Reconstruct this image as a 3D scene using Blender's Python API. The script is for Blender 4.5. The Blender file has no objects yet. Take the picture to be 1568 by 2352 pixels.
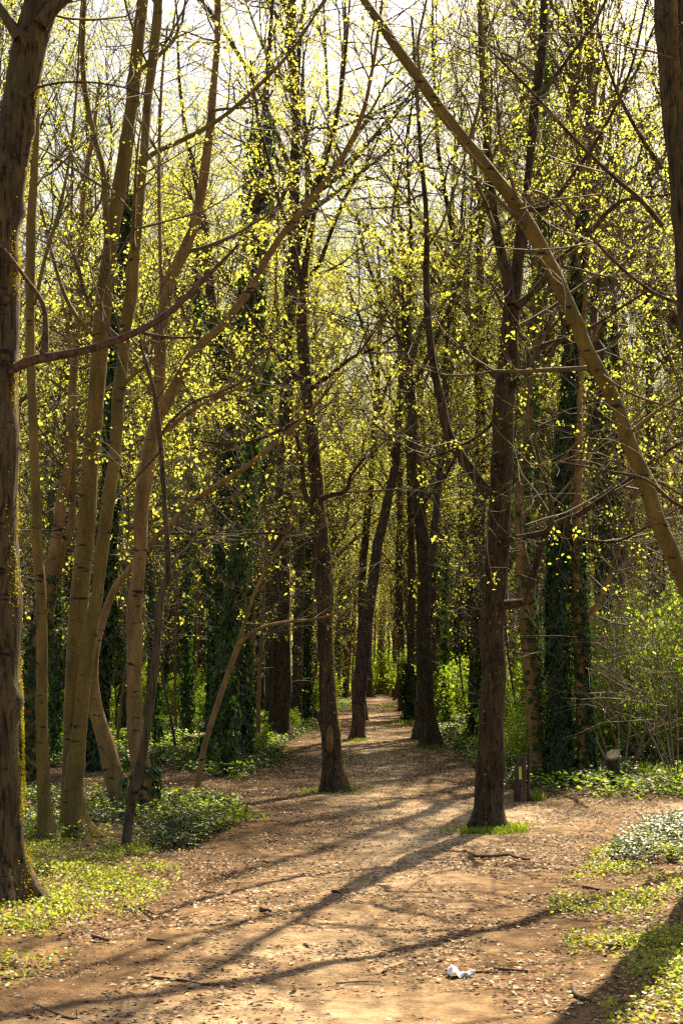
import bpy, math
import numpy as np
from mathutils import Vector

R = math.radians
rng = np.random.default_rng(7)
scene = bpy.context.scene
COL = scene.collection

# ------------------------------------------------------------------ camera, sky, sun, exposure
EYE, TILT, LENS = 1.6, R(6.62), 50.0
cam_data = bpy.data.cameras.new("camera")
cam_data.sensor_fit = 'VERTICAL'
cam_data.sensor_height = 36.0
cam_data.sensor_width = 24.0
cam_data.lens = LENS
cam_data.clip_start = 0.05
cam_data.clip_end = 2000.0
cam = bpy.data.objects.new("camera", cam_data)
COL.objects.link(cam)
cam.location = (0, 0, EYE)
cam.rotation_euler = (R(90) + TILT, 0, 0)
scene.camera = cam

SUN_AZ, SUN_EL = R(21.5), R(47.0)          # azimuth to the right of the view direction (+Y)
world = bpy.data.worlds.new("World")
scene.world = world
world.use_nodes = True
wn, wl = world.node_tree.nodes, world.node_tree.links
wn.clear()
sky = wn.new('ShaderNodeTexSky')
sky.sky_type = 'NISHITA'
sky.sun_disc = False
sky.sun_elevation = SUN_EL
sky.sun_rotation = SUN_AZ
sky.air_density = 1.0
sky.dust_density = 2.5
sky.ozone_density = 1.0
bgn = wn.new('ShaderNodeBackground')
bgn.inputs['Strength'].default_value = 0.06
wo = wn.new('ShaderNodeOutputWorld')
wl.new(sky.outputs[0], bgn.inputs[0])
wl.new(bgn.outputs[0], wo.inputs[0])

sun_data = bpy.data.lights.new("sun", 'SUN')
sun_data.energy = 5.0
sun_data.angle = R(0.55)
sun_data.color = (1.0, 0.90, 0.72)
sun = bpy.data.objects.new("sun", sun_data)
COL.objects.link(sun)
to_sun = Vector((math.sin(SUN_AZ) * math.cos(SUN_EL), math.cos(SUN_AZ) * math.cos(SUN_EL), math.sin(SUN_EL)))
sun.rotation_euler = to_sun.to_track_quat('Z', 'Y').to_euler()
sun.location = (30, 60, 60)

vs = scene.view_settings
vs.view_transform = 'Standard'
vs.look = 'None'
vs.gamma = 1.0
vs.use_curve_mapping = False
vs.exposure = 2.0
vs.use_white_balance = True
vs.white_balance_temperature = 7900
vs.white_balance_tint = 10
cy = scene.cycles
cy.max_bounces = 6
cy.diffuse_bounces = 2
cy.glossy_bounces = 2
cy.transmission_bounces = 3
cy.transparent_max_bounces = 4
cy.volume_bounces = 0
cy.sample_clamp_indirect = 6.0
cy.caustics_reflective = False
cy.caustics_refractive = False
cy.use_adaptive_sampling = True
cy.adaptive_threshold = 0.01
cy.use_denoising = False
scene.render.filter_size = 1.25

# ------------------------------------------------------------------ picture -> world helpers (d = 1568 x 2352 tracing grid)
FPX = LENS / 36.0 * 2352.0
CT, ST = math.cos(TILT), math.sin(TILT)


def ray(px, py):
    u, v = (px - 784.0) / FPX, (1176.0 - py) / FPX
    return u, CT - v * ST, ST + v * CT


def at(px, py, Y):
    """world point on the sight line of (px, py) at forward distance Y"""
    x, y, z = ray(px, py)
    t = Y / y
    return np.array((x * t, Y, EYE + z * t))


def ground_at(px, py):
    x, y, z = ray(px, py)
    t = -EYE / z
    return np.array((x * t, y * t))


def dist_of(py):
    x, y, z = ray(784, py)
    return -EYE / z * y


# ------------------------------------------------------------------ noise
_perm = np.random.default_rng(3).random((256, 256))


def vnoise(x, y):
    xi, yi = np.floor(x).astype(int), np.floor(y).astype(int)
    fx, fy = x - xi, y - yi
    fx, fy = fx * fx * (3 - 2 * fx), fy * fy * (3 - 2 * fy)
    a, b = _perm[xi & 255, yi & 255], _perm[(xi + 1) & 255, yi & 255]
    c, d = _perm[xi & 255, (yi + 1) & 255], _perm[(xi + 1) & 255, (yi + 1) & 255]
    return (a * (1 - fx) + b * fx) * (1 - fy) + (c * (1 - fx) + d * fx) * fy


def fbm(x, y, octs=4):
    s, a, t = 0, 0.5, 0
    for k in range(octs):
        s = s + a * vnoise(x * 2 ** k + 17.3 * k, y * 2 ** k + 5.1 * k)
        t += a
        a *= 0.5
    return s / t


def norm(v):
    return v / np.maximum(np.linalg.norm(v, axis=-1, keepdims=True), 1e-9)


# ------------------------------------------------------------------ path outline and ground height
_left = [(-400, 2352), (-60, 2290), (120, 2215), (270, 2120), (360, 2060), (440, 1990), (530, 1925), (585, 1880), (560, 1835),
         (600, 1800), (660, 1758), (648, 1718), (690, 1690), (735, 1664), (775, 1640), (822, 1614)]
_right = [(906, 1609), (925, 1628), (948, 1655), (1000, 1692), (1050, 1735), (1085, 1775), (1160, 1812), (1230, 1832), (1420, 1838),
          (1600, 1838), (1800, 1840), (1800, 1890), (1590, 1885), (1480, 1905), (1370, 1960), (1290, 2030), (1262, 2090), (1290, 2170), (1340, 2260), (1400, 2352)]
PATH = np.array([(-9, -12), (-6.5, 2.0)] + [tuple(ground_at(*p)) for p in _left[1:]] +
                [tuple(ground_at(830, 1606)), (1.9, 118), (4.6, 118)] +
                [tuple(ground_at(*p)) for p in _right] + [(2.0, 3.0), (4, -12)])


def inside(P, poly):
    x, y = P[:, 0], P[:, 1]
    c = np.zeros(len(P), bool)
    n = len(poly)
    for i in range(n):
        x0, y0 = poly[i]
        x1, y1 = poly[(i + 1) % n]
        if y0 == y1:
            continue
        m = ((y0 > y) != (y1 > y)) & (x < (x1 - x0) * (y - y0) / (y1 - y0) + x0)
        c ^= m
    return c


def edge_dist(P, poly):
    best = np.full(len(P), 1e9)
    n = len(poly)
    for i in range(n):
        a, b = np.array(poly[i]), np.array(poly[(i + 1) % n])
        ab = b - a
        t = np.clip(((P - a) @ ab) / max(ab @ ab, 1e-9), 0, 1)
        q = P - (a + t[:, None] * ab)
        best = np.minimum(best, np.hypot(q[:, 0], q[:, 1]))
    return best


def path_sd(P):
    """positive inside the path, negative outside, metres"""
    d = edge_dist(P, PATH)
    return np.where(inside(P, PATH), d, -d)


def height(x, y, sd=None):
    P = np.stack([x, y], 1)
    if sd is None:
        sd = path_sd(P)
    h = 0.05 * (fbm(x * 0.9 + 40, y * 0.9 + 40, 3) - 0.5)
    out = np.clip(-sd, 0, 1.2)
    return h * np.where(sd > 0, 0.5, 1.0) + 0.05 * out + np.clip(-sd, 0, 3) * 0.06 * (fbm(x * 0.3 + 9, y * 0.3 + 3, 3) - 0.4)


def hz(x, y):
    return float(height(np.array([x], float), np.array([y], float))[0])


# ------------------------------------------------------------------ mesh helpers
def make_mesh(name, V, faces, mat, attrs=None, smooth=True):
    """faces: list of (n_i, k) index arrays, k = 3 or 4"""
    me = bpy.data.meshes.new(name)
    faces = [f for f in faces if len(f)]
    me.vertices.add(len(V))
    me.vertices.foreach_set('co', np.ascontiguousarray(V, np.float32).ravel())
    tot = np.concatenate([np.full(len(f), f.shape[1]) for f in faces]).astype(np.int32)
    idx = np.concatenate([f.ravel() for f in faces]).astype(np.int32)
    start = np.concatenate([[0], np.cumsum(tot)[:-1]]).astype(np.int32)
    me.loops.add(len(idx))
    me.loops.foreach_set('vertex_index', idx)
    me.polygons.add(len(tot))
    me.polygons.foreach_set('loop_start', start)
    me.polygons.foreach_set('loop_total', tot)
    me.polygons.foreach_set('use_smooth', np.full(len(tot), smooth))
    for k, a in (attrs or {}).items():
        at_ = me.attributes.new(k, 'FLOAT', 'POINT')
        at_.data.foreach_set('value', np.ascontiguousarray(a, np.float32))
    me.update(calc_edges=True)
    me.materials.append(mat)
    return me


class Acc:
    """collects vertex / face arrays for ONE mesh"""

    def __init__(self):
        self.V, self.F, self.A, self.n = [], [], [], 0

    def add(self, V, faces, a=None):
        self.V.append(V)
        for f in faces:
            self.F.append(f + self.n)
        self.A.append(a if a is not None else np.zeros(len(V)))
        self.n += len(V)

    def mesh(self, name, mat, origin=(0, 0, 0), smooth=True):
        V = np.concatenate(self.V) - np.array(origin)
        return make_mesh(name, V, self.F, mat, {'rnd': np.concatenate(self.A)}, smooth)


def link(name, data, parent=None, **props):
    o = bpy.data.objects.new(name, data)
    COL.objects.link(o)
    if parent is not None:
        o.parent = parent
    for k, v in props.items():
        if v is not None:
            o[k] = v
    return o


def thing(name, label, category, loc, group=None, rotz=0.0):
    o = link(name, None, None, label=label, category=category, group=group)
    o.empty_display_size = 0.2
    o.location = tuple(float(v) for v in loc)
    o.rotation_euler = (0, 0, rotz)
    return o


def dup(root, loc, rotz, scale, label, group, tilt=(0, 0)):
    r = root.copy()
    COL.objects.link(r)
    r.location = loc
    r.rotation_euler = (tilt[0], tilt[1], rotz)
    r.scale = (scale, scale, scale)
    r['label'] = label
    if group:
        r['group'] = group
    for ch in list(root.children):
        c = ch.copy()
        COL.objects.link(c)
        c.parent = r
        for g in list(ch.children):
            d = g.copy()
            COL.objects.link(d)
            d.parent = c
    return r


def tubes(P, Rad, k, acc, lump=None):
    """P (B,n,3) polylines, Rad (B,n) radii, k sides"""
    B, n, _ = P.shape
    if B == 0:
        return
    T = np.gradient(P, axis=1)
    T = norm(T)
    mean = np.abs(norm(P[:, -1] - P[:, 0]))
    ref = np.zeros((B, 3))
    ref[np.arange(B), np.argmin(mean, axis=1)] = 1
    ref = np.repeat(ref[:, None], n, 1)
    U = norm(np.cross(T, ref))
    W = np.cross(T, U)
    a = np.arange(k) * 2 * np.pi / k
    ca, sa = np.cos(a), np.sin(a)
    rad = Rad[:, :, None] * (lump if lump is not None else 1.0) * np.ones((1, 1, k))
    V = P[:, :, None] + rad[..., None] * (U[:, :, None] * ca[:, None] + W[:, :, None] * sa[:, None])
    base = (np.arange(B) * n * k)[:, None, None]
    i = (np.arange(n - 1) * k)[None, :, None]
    j = np.arange(k)[None, None, :]
    j2 = (j + 1) % k
    F = np.stack([base + i + j, base + i + j2, base + i + k + j2, base + i + k + j], -1).reshape(-1, 4)
    acc.add(V.reshape(-1, 3), [F], np.repeat(rng.random(B), n * k))


def catmull(P, step):
    P = np.asarray(P, float)
    Q = np.vstack([2 * P[0] - P[1], P, 2 * P[-1] - P[-2]])
    out = []
    for i in range(1, len(Q) - 2):
        p0, p1, p2, p3 = Q[i - 1], Q[i], Q[i + 1], Q[i + 2]
        m = max(2, int(np.ceil(np.linalg.norm((p2 - p1)[:3]) / step)))
        t = (np.arange(m) / m)[:, None]
        out.append(0.5 * (2 * p1 + (p2 - p0) * t + (2 * p0 - 5 * p1 + 4 * p2 - p3) * t ** 2 + (3 * p1 - p0 - 3 * p2 + p3) * t ** 3))
    out.append(Q[-2][None])
    return np.vstack(out)


def limb(P, Rr, acc, k=14, flare=0.0, knots=0.0, rough=0.05, base_z=0.0):
    """one tapering limb through points P (m,3) with radii Rr"""
    n = len(P)
    k = int(k)
    a = np.arange(k) * 2 * np.pi / k
    L = np.concatenate([[0], np.cumsum(np.linalg.norm(np.diff(P, axis=0), axis=1))])
    ph = rng.random(4) * 6.28
    wb = np.stack([fbm(L * 1.7 + ph[i] * 9, L * 0 + i * 7.3 + ph[3], 3) - 0.5 for i in range(3)], 1)
    P = P + wb * np.asarray(Rr)[:, None] * 0.5 * np.clip(np.minimum(L, L[-1] - L) / 0.3, 0, 1)[:, None]
    Rr = np.asarray(Rr) * (1 + 0.13 * (fbm(L * 2.3 + ph[0] * 5, L * 0 + 3.1, 3) - 0.5))
    lump = 1 + rough * (np.sin(a[None] * 3 + ph[0] + L[:, None] * 0.5) * 0.5 + np.sin(a[None] * 2 + ph[1] - L[:, None] * 1.3) * 0.5
                        + 0.7 * np.sin(L[:, None] * 5.1 + ph[2]) * np.sin(a[None] + ph[3] + L[:, None] * 2))
    lump = lump + rough * 0.6 * (rng.random((n, k)) - 0.5)
    if flare > 0:
        hh = np.maximum(P[:, 2] - base_z, 0)
        f = np.exp(-hh / 0.16) * flare + np.exp(-hh / 0.5) * flare * 0.35
        lump = lump + f[:, None] * (0.75 + 0.5 * np.sin(a[None] * 4 + ph[1]) + 0.3 * np.sin(a[None] * 7 + ph[2]))
    if knots > 0:
        for _ in range(int(knots * L[-1])):
            l0, a0, s = rng.random() * L[-1], rng.random() * 6.28, 0.03 + 0.05 * rng.random()
            da = np.abs((a[None] - a0 + np.pi) % (2 * np.pi) - np.pi)
            lump = lump + 0.28 * np.exp(-((L[:, None] - l0) / s) ** 2 - (da / 0.6) ** 2)
    tubes(P[None], np.asarray(Rr)[None], k, acc, lump[None])


# leaf templates: (verts, tri faces); x = along, y = across, z = out
LEAF = {
    'blade': (np.array([(0, 0, 0), (.45, .33, .10), (1, 0, 0), (.45, -.33, .10)]), np.array([(0, 2, 1), (0, 3, 2)])),
    'round': (np.array([(0, 0, 0), (.25, .42, .08), (.75, .40, .06), (1, 0, -.05), (.75, -.40, .06), (.25, -.42, .08)]),
              np.array([(0, 3, 2), (0, 2, 1), (0, 4, 3), (0, 5, 4)])),
    'ivy': (np.array([(0, 0, 0), (-.05, .45, .05), (.42, .33, .10), (1, 0, -.08), (.42, -.33, .10), (-.05, -.45, .05)]),
            np.array([(0, 2, 1), (0, 3, 2), (0, 4, 3), (0, 5, 4)])),
    'chip': (np.array([(0, .1, 0), (.3, .3, .15), (1, .05, .05), (.6, -.3, 0.12)]), np.array([(0, 2, 1), (0, 3, 2)])),
    'grass': (np.array([(0, .06, 0), (0, -.06, 0), (.6, -.05, .10), (.6, .05, .10), (1, 0, -.05)]), np.array([(0, 1, 2), (0, 2, 3), (3, 2, 4)])),
}


def rand_dirs(n):
    return norm(rng.normal(size=(n, 3)))


def leaves(P, D, Nn, S, kind, acc, rnd=None):
    """leaf faces at P pointing along D with face normal near Nn and size S"""
    if len(P) == 0:
        return
    tv, tf = LEAF[kind]
    D = norm(D)
    Y = norm(np.cross(Nn, D))
    Z = np.cross(D, Y)
    S = np.broadcast_to(np.asarray(S, float), (len(P),))
    V = P[:, None] + S[:, None, None] * (tv[None, :, 0:1] * D[:, None] + tv[None, :, 1:2] * Y[:, None] + tv[None, :, 2:3] * Z[:, None])
    m = len(tv)
    F = (tf[None] + (np.arange(len(P)) * m)[:, None, None]).reshape(-1, 3)
    r = rng.random(len(P)) if rnd is None else rnd
    acc.add(V.reshape(-1, 3), [F], np.repeat(r, m))


def grow(pos, d, length, n, wig, trop):
    pts = [pos]
    for i in range(n):
        d = norm(d + wig * rng.normal(size=d.shape) + np.array([0, 0, 1.0]) * np.asarray(trop).reshape(-1, 1) if np.ndim(trop) else
                 d + wig * rng.normal(size=d.shape) + np.array([0, 0, trop]))
        pos = pos + d * (length / n)[:, None]
        pts.append(pos)
    return np.stack(pts, 1)


def spawn(P, Rad, count, t0, t1, ang, jitter=0.2):
    """pick COUNT points on polylines P (B,n,3) between fractions t0 and t1; returns pos, dir, radius, t"""
    B, n, _ = P.shape
    b = np.arange(count) % B
    t = t0 + (t1 - t0) * rng.random(count)
    f = t * (n - 1)
    i = np.minimum(f.astype(int), n - 2)
    w = (f - i)[:, None]
    pos = P[b, i] * (1 - w) + P[b, i + 1] * w
    tan = norm(P[b, i + 1] - P[b, i])
    rad = Rad[b, i] * (1 - w[:, 0]) + Rad[b, i + 1] * w[:, 0]
    perp = norm(np.cross(tan, rand_dirs(count)))
    A = ang + jitter * rng.normal(size=count)
    return pos, norm(tan * np.cos(A)[:, None] + perp * np.sin(A)[:, None]), rad, t


def leaf_clusters(P, n_leaf, size, acc, kind='blade', spread=0.05):
    n = len(P)
    Q = np.repeat(P, n_leaf, 0) + rng.normal(size=(n * n_leaf, 3)) * spread
    D = rand_dirs(len(Q)) + np.array([0, 0, -0.15])
    N = rand_dirs(len(Q)) + np.array([0, 0, 0.8])
    cs_ = np.repeat(0.55 + 0.9 * rng.random(n) ** 1.4, n_leaf)
    tone = np.clip(np.repeat(rng.random(n), n_leaf) * 0.6 + rng.random(len(Q)) * 0.4, 0, 1)
    kp = rng.random(len(Q)) < 0.85
    leaves(Q[kp], D[kp], N[kp], (size * cs_ * (0.6 + 0.8 * rng.random(len(Q))))[kp], kind, acc, tone[kp])


def twig_system(P1, R1, n2, n3, l2, l3, wood, leaf, nleaf, lsize, per=2, trop=0.05, r2=0.012, r3=0.005, leafy=1.0, spread=0.05, low=0.5):
    """secondary and tertiary twigs on the limbs P1 (B,n,3), leaf clusters on the last"""
    p, d, r, t = spawn(P1, R1, n2, 0.2, 1.0, R(48))
    L = l2 * (0.5 + rng.random(n2)) * (1.15 - 0.6 * t)
    P2 = grow(p, d, L, 5, 0.16, trop)
    r0 = np.minimum(np.maximum(r * 0.6, 0.004), r2)
    R2 = r0[:, None] * np.linspace(1, 0.4, 6)[None]
    tubes(P2, R2, 4, wood)
    p, d, r, t = spawn(P2, R2, n3, 0.15, 1.0, R(45))
    L = l3 * (0.4 + rng.random(n3))
    P3 = grow(p, d, L, 3, 0.22, trop)
    R3 = np.minimum(np.maximum(r * 0.6, 0.003), r3)[:, None] * np.linspace(1, 0.45, 4)[None]
    tubes(P3, R3, 3, wood)
    lowf = np.clip((P3[:, -1, 2] - 2.2) / 4.5, low, 1)
    sel = rng.random(n3) < leafy * lowf
    tips = [P3[sel, -1]]
    if per > 1:
        tips.append(P3[sel, 2])
    if per > 2:
        tips.append(P3[sel, 1])
    tips.append(P2[:, -1][rng.random(n2) < leafy * np.clip((P2[:, -1, 2] - 2.2) / 4.5, low, 1)])
    leaf_clusters(np.concatenate(tips), nleaf, lsize, leaf, spread=spread)


def ivy_on(P, Rr, per_m, size, acc, t_lo=0.0, t_hi=1.0, thick=0.06, side=None, taper=True, bare=0.0):
    """ivy leaves covering a limb"""
    L = np.concatenate([[0], np.cumsum(np.linalg.norm(np.diff(P, axis=0), axis=1))])
    n = int(per_m * (t_hi - t_lo) * L[-1])
    s = rng.random(n)
    if taper:
        s = s ** 1.25
    l = (t_lo + (t_hi - t_lo) * s) * L[-1]
    C = np.stack([np.interp(l, L, P[:, i]) for i in range(3)], 1)
    rr = np.interp(l, L, Rr)
    a = rng.random(n) * 2 * np.pi if side is None else side + rng.normal(size=n) * 1.1
    lump = 0.3 + 1.4 * fbm(a * 1.3 + 3 + L[-1], l * 0.8 + 11, 3)
    if side is None:
        keep = rng.random(n) < np.clip(4.5 * (fbm(a * 1.1 + 31 + L[-1] * 3, l * 0.6 + 5, 3) - 0.24), 0.05, 1)
        keep &= rng.random(n) > bare * np.clip(-1.6 * np.sin(a), 0, 1)
    else:
        keep = np.ones(n, bool)
    out = np.stack([np.cos(a), np.sin(a), np.zeros(n)], 1)
    Q = C + out * (rr + thick * lump * rng.random(n) ** 0.6 + 0.01)[:, None]
    D = norm(np.array([0, 0, -1.0]) + 0.5 * rand_dirs(n) + out * 0.25)
    N = norm(out + 0.45 * rand_dirs(n) + np.array([0, 0, 0.35]))
    leaves(Q[keep], D[keep], N[keep], size * (0.55 + 0.9 * rng.random(keep.sum())), 'ivy', acc)


# ------------------------------------------------------------------ materials
def new_mat(name):
    m = bpy.data.materials.new(name)
    m.use_nodes = True
    n = m.node_tree.nodes
    n.clear()
    out = n.new('ShaderNodeOutputMaterial')
    return m, n, m.node_tree.links, out


def ramp(n, stops):
    r = n.new('ShaderNodeValToRGB')
    e = r.color_ramp.elements
    e[0].position, e[0].color = stops[0][0], (*stops[0][1], 1)
    e[1].position, e[1].color = stops[-1][0], (*stops[-1][1], 1)
    for p, c in stops[1:-1]:
        x = e.new(p)
        x.color = (*c, 1)
    return r


def noise_node(n, l, coord, scale, detail=4, rough=0.6, mapping=None, loc=(0, 0, 0)):
    t = n.new('ShaderNodeTexNoise')
    t.inputs['Scale'].default_value = scale
    t.inputs['Detail'].default_value = detail
    t.inputs['Roughness'].default_value = rough
    if mapping:
        mp = n.new('ShaderNodeMapping')
        mp.inputs['Scale'].default_value = mapping
        mp.inputs['Location'].default_value = loc
        l.new(coord, mp.inputs[0])
        l.new(mp.outputs[0], t.inputs['Vector'])
    else:
        l.new(coord, t.inputs['Vector'])
    return t.outputs[0]


def mix(n, l, fac, a, b, mode='MIX'):
    m = n.new('ShaderNodeMix')
    m.data_type = 'RGBA'
    m.blend_type = mode
    for s, v in ((m.inputs[0], fac), (m.inputs[6], a), (m.inputs[7], b)):
        if isinstance(v, bpy.types.NodeSocket):
            l.new(v, s)
        elif isinstance(v, (int, float)):
            s.default_value = v
        else:
            s.default_value = (*v, 1)
    return m.outputs[2]


def step_node(n, l, v, lo, hi):
    m = n.new('ShaderNodeMapRange')
    m.inputs[1].default_value, m.inputs[2].default_value = lo, hi
    l.new(v, m.inputs[0])
    return m.outputs[0]


def bark(name, dark, light, furrow=1.0, rings=0.0, lichen=(0.20, 0.17, 0.06), lich_amt=0.5, moss=0.3, rough=0.9, vert=1.0):
    m, n, l, out = new_mat(name)
    b = n.new('ShaderNodeBsdfPrincipled')
    b.inputs['Roughness'].default_value = rough
    b.inputs['Specular IOR Level'].default_value = 0.25
    co = n.new('ShaderNodeTexCoord').outputs['Object']
    base = noise_node(n, l, co, 3.0, 6, 0.65, (3.2, 3.2, 0.8 * vert))
    col = ramp(n, [(0.32, dark), (0.68, light)])
    l.new(base, col.inputs[0])
    c = col.outputs[0]
    fur = noise_node(n, l, co, 1.0, 5, 0.6, (38, 38, 6.0 * vert))
    c = mix(n, l, step_node(n, l, fur, 0.52, 0.36), c, tuple(x * 0.4 for x in dark)) if furrow > 0.3 else c
    if rings > 0:
        rg = noise_node(n, l, co, 1.0, 3, 0.55, (4.5, 4.5, 17))
        k = step_node(n, l, rg, 0.64 - 0.05 * rings, 0.70 - 0.05 * rings)
        c = mix(n, l, k, c, (0.012, 0.009, 0.006))
    li = noise_node(n, l, co, 1.0, 3, 0.7, (26, 26, 22), (5, 2, 1))
    k = step_node(n, l, li, 0.70 - 0.08 * lich_amt, 0.76 - 0.08 * lich_amt)
    c = mix(n, l, k, c, lichen)
    mo = noise_node(n, l, co, 1.0, 4, 0.65, (3.0, 3.0, 1.4), (9, 4, 2))
    k = step_node(n, l, mo, 0.62 - 0.1 * moss, 0.80 - 0.1 * moss)
    c = mix(n, l, k, c, (0.06, 0.065, 0.012))
    l.new(c, b.inputs['Base Color'])
    bp = n.new('ShaderNodeBump')
    bp.inputs['Strength'].default_value = 0.55 * furrow + 0.15
    bp.inputs['Distance'].default_value = 0.03
    l.new(fur, bp.inputs['Height'])
    l.new(bp.outputs[0], b.inputs['Normal'])
    l.new(b.outputs[0], out.inputs[0])
    return m


def leaf_mat(name, c0, c1, t0, t1, gloss=0.12, rough=0.5, trans=0.5):
    m, n, l, out = new_mat(name)
    at_ = n.new('ShaderNodeAttribute')
    at_.attribute_name = 'rnd'
    oi = n.new('ShaderNodeObjectInfo')
    ad = n.new('ShaderNodeMath')
    ad.operation = 'MULTIPLY_ADD'
    ad.inputs[1].default_value = 0.35
    l.new(oi.outputs['Random'], ad.inputs[0])
    sc = n.new('ShaderNodeMath')
    sc.operation = 'MULTIPLY'
    sc.inputs[1].default_value = 0.7
    l.new(at_.outputs['Fac'], sc.inputs[0])
    l.new(sc.outputs[0], ad.inputs[2])
    r1 = ramp(n, [(0.05, c0), (0.95, c1)])
    r2 = ramp(n, [(0.05, t0), (0.95, t1)])
    l.new(ad.outputs[0], r1.inputs[0])
    l.new(ad.outputs[0], r2.inputs[0])
    d = n.new('ShaderNodeBsdfPrincipled')
    d.inputs['Roughness'].default_value = rough
    d.inputs['Specular IOR Level'].default_value = gloss * 2
    t = n.new('ShaderNodeBsdfTranslucent')
    l.new(r1.outputs[0], d.inputs['Base Color'])
    l.new(r2.outputs[0], t.inputs['Color'])
    mx = n.new('ShaderNodeMixShader')
    mx.inputs[0].default_value = trans
    l.new(d.outputs[0], mx.inputs[1])
    l.new(t.outputs[0], mx.inputs[2])
    l.new(mx.outputs[0], out.inputs[0])
    return m


def simple_mat(name, c0, c1, scale=8, rough=0.85, spec=0.2, mapping=None):
    m, n, l, out = new_mat(name)
    b = n.new('ShaderNodeBsdfPrincipled')
    b.inputs['Roughness'].default_value = rough
    b.inputs['Specular IOR Level'].default_value = spec
    co = n.new('ShaderNodeTexCoord').outputs['Object']
    f = noise_node(n, l, co, scale, 5, 0.65, mapping)
    c = ramp(n, [(0.35, c0), (0.65, c1)])
    l.new(f, c.inputs[0])
    l.new(c.outputs[0], b.inputs['Base Color'])
    bp = n.new('ShaderNodeBump')
    bp.inputs['Strength'].default_value = 0.4
    bp.inputs['Distance'].default_value = 0.01
    l.new(f, bp.inputs['Height'])
    l.new(bp.outputs[0], b.inputs['Normal'])
    l.new(b.outputs[0], out.inputs[0])
    return m


def rnd_mat(name, stops, rough=0.8, trans=0.0, spec=0.2):
    m, n, l, out = new_mat(name)
    at_ = n.new('ShaderNodeAttribute')
    at_.attribute_name = 'rnd'
    c = ramp(n, stops)
    l.new(at_.outputs['Fac'], c.inputs[0])
    b = n.new('ShaderNodeBsdfPrincipled')
    b.inputs['Roughness'].default_value = rough
    b.inputs['Specular IOR Level'].default_value = spec
    l.new(c.outputs[0], b.inputs['Base Color'])
    if trans > 0:
        t = n.new('ShaderNodeBsdfTranslucent')
        l.new(c.outputs[0], t.inputs['Color'])
        mx = n.new('ShaderNodeMixShader')
        mx.inputs[0].default_value = trans
        l.new(b.outputs[0], mx.inputs[1])
        l.new(t.outputs[0], mx.inputs[2])
        l.new(mx.outputs[0], out.inputs[0])
    else:
        l.new(b.outputs[0], out.inputs[0])
    return m


M_FURROW = bark('furrowed_bark', (0.018, 0.011, 0.005), (0.090, 0.056, 0.023), 1.0, 0.0, (0.24, 0.18, 0.045), 0.95, 0.25)
M_OLD = bark('mossy_furrowed_bark', (0.026, 0.018, 0.008), (0.125, 0.085, 0.036), 1.0, 0.4, (0.12, 0.11, 0.03), 0.5, 0.6)
M_SMOOTH = bark('smooth_olive_bark', (0.075, 0.053, 0.010), (0.19, 0.128, 0.026), 0.25, 0.45, (0.30, 0.27, 0.16), 0.5, 0.35, 0.75)
M_TAN = bark('smooth_tan_bark', (0.095, 0.056, 0.016), (0.27, 0.165, 0.055), 0.28, 0.45, (0.36, 0.30, 0.19), 0.3, 0.1, 0.75)
M_RED = bark('stringy_red_bark', (0.045, 0.026, 0.016), (0.15, 0.088, 0.052), 0.9, 0.2, (0.16, 0.13, 0.06), 0.3, 0.15)
M_FAR = bark('grey_brown_bark', (0.040, 0.029, 0.016), (0.12, 0.088, 0.046), 0.5, 0.4, (0.15, 0.13, 0.07), 0.4, 0.4)
M_TWIG = simple_mat('twig_bark', (0.045, 0.034, 0.018), (0.15, 0.115, 0.055), 6, 0.8, 0.25)
M_BARE = simple_mat('bare_twig_bark', (0.11, 0.08, 0.05), (0.26, 0.20, 0.13), 6, 0.7, 0.3)
M_DEAD = simple_mat('dead_wood', (0.03, 0.018, 0.012), (0.13, 0.075, 0.045), 7, 0.85, 0.2, (3, 3, 3))
M_CUT = simple_mat('cut_wood', (0.09, 0.072, 0.045), (0.20, 0.165, 0.115), 9, 0.8, 0.2)
M_LEAF = leaf_mat('young_maple_leaf', (0.16, 0.17, 0.02), (0.30, 0.27, 0.025), (0.44, 0.58, 0.06), (0.84, 0.80, 0.13), 0.15, 0.45, 0.68)
M_GREEN = leaf_mat('fresh_green_leaf', (0.07, 0.13, 0.015), (0.18, 0.24, 0.02), (0.15, 0.36, 0.02), (0.48, 0.60, 0.05), 0.15, 0.45, 0.6)
M_IVY = leaf_mat('ivy_leaf', (0.009, 0.028, 0.004), (0.028, 0.055, 0.007), (0.03, 0.09, 0.008), (0.10, 0.20, 0.015), 0.13, 0.42, 0.26)
M_COVER = leaf_mat('celandine_leaf', (0.07, 0.12, 0.018), (0.20, 0.21, 0.03), (0.20, 0.34, 0.03), (0.44, 0.44, 0.05), 0.18, 0.40, 0.5)
M_GRASS = leaf_mat('grass_blade', (0.045, 0.085, 0.010), (0.12, 0.16, 0.018), (0.14, 0.28, 0.02), (0.36, 0.44, 0.03), 0.2, 0.45, 0.5)
M_MOSS = leaf_mat('moss', (0.06, 0.062, 0.006), (0.17, 0.145, 0.010), (0.25, 0.23, 0.01), (0.45, 0.37, 0.02), 0.05, 0.8, 0.5)
M_LITTER = rnd_mat('dead_leaf_litter', [(0.0, (0.055, 0.032, 0.018)), (0.45, (0.17, 0.095, 0.045)), (0.8, (0.30, 0.19, 0.10)), (1.0, (0.42, 0.30, 0.18))], 0.6, 0.2, 0.4)
M_CHIP = rnd_mat('wood_chip_litter', [(0.0, (0.04, 0.026, 0.016)), (0.55, (0.18, 0.11, 0.06)), (0.9, (0.42, 0.30, 0.18)), (1.0, (0.55, 0.43, 0.28))], 0.8)
M_PAPER = simple_mat('white_paper', (0.78, 0.78, 0.80), (0.88, 0.88, 0.90), 5, 0.7, 0.2)
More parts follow.
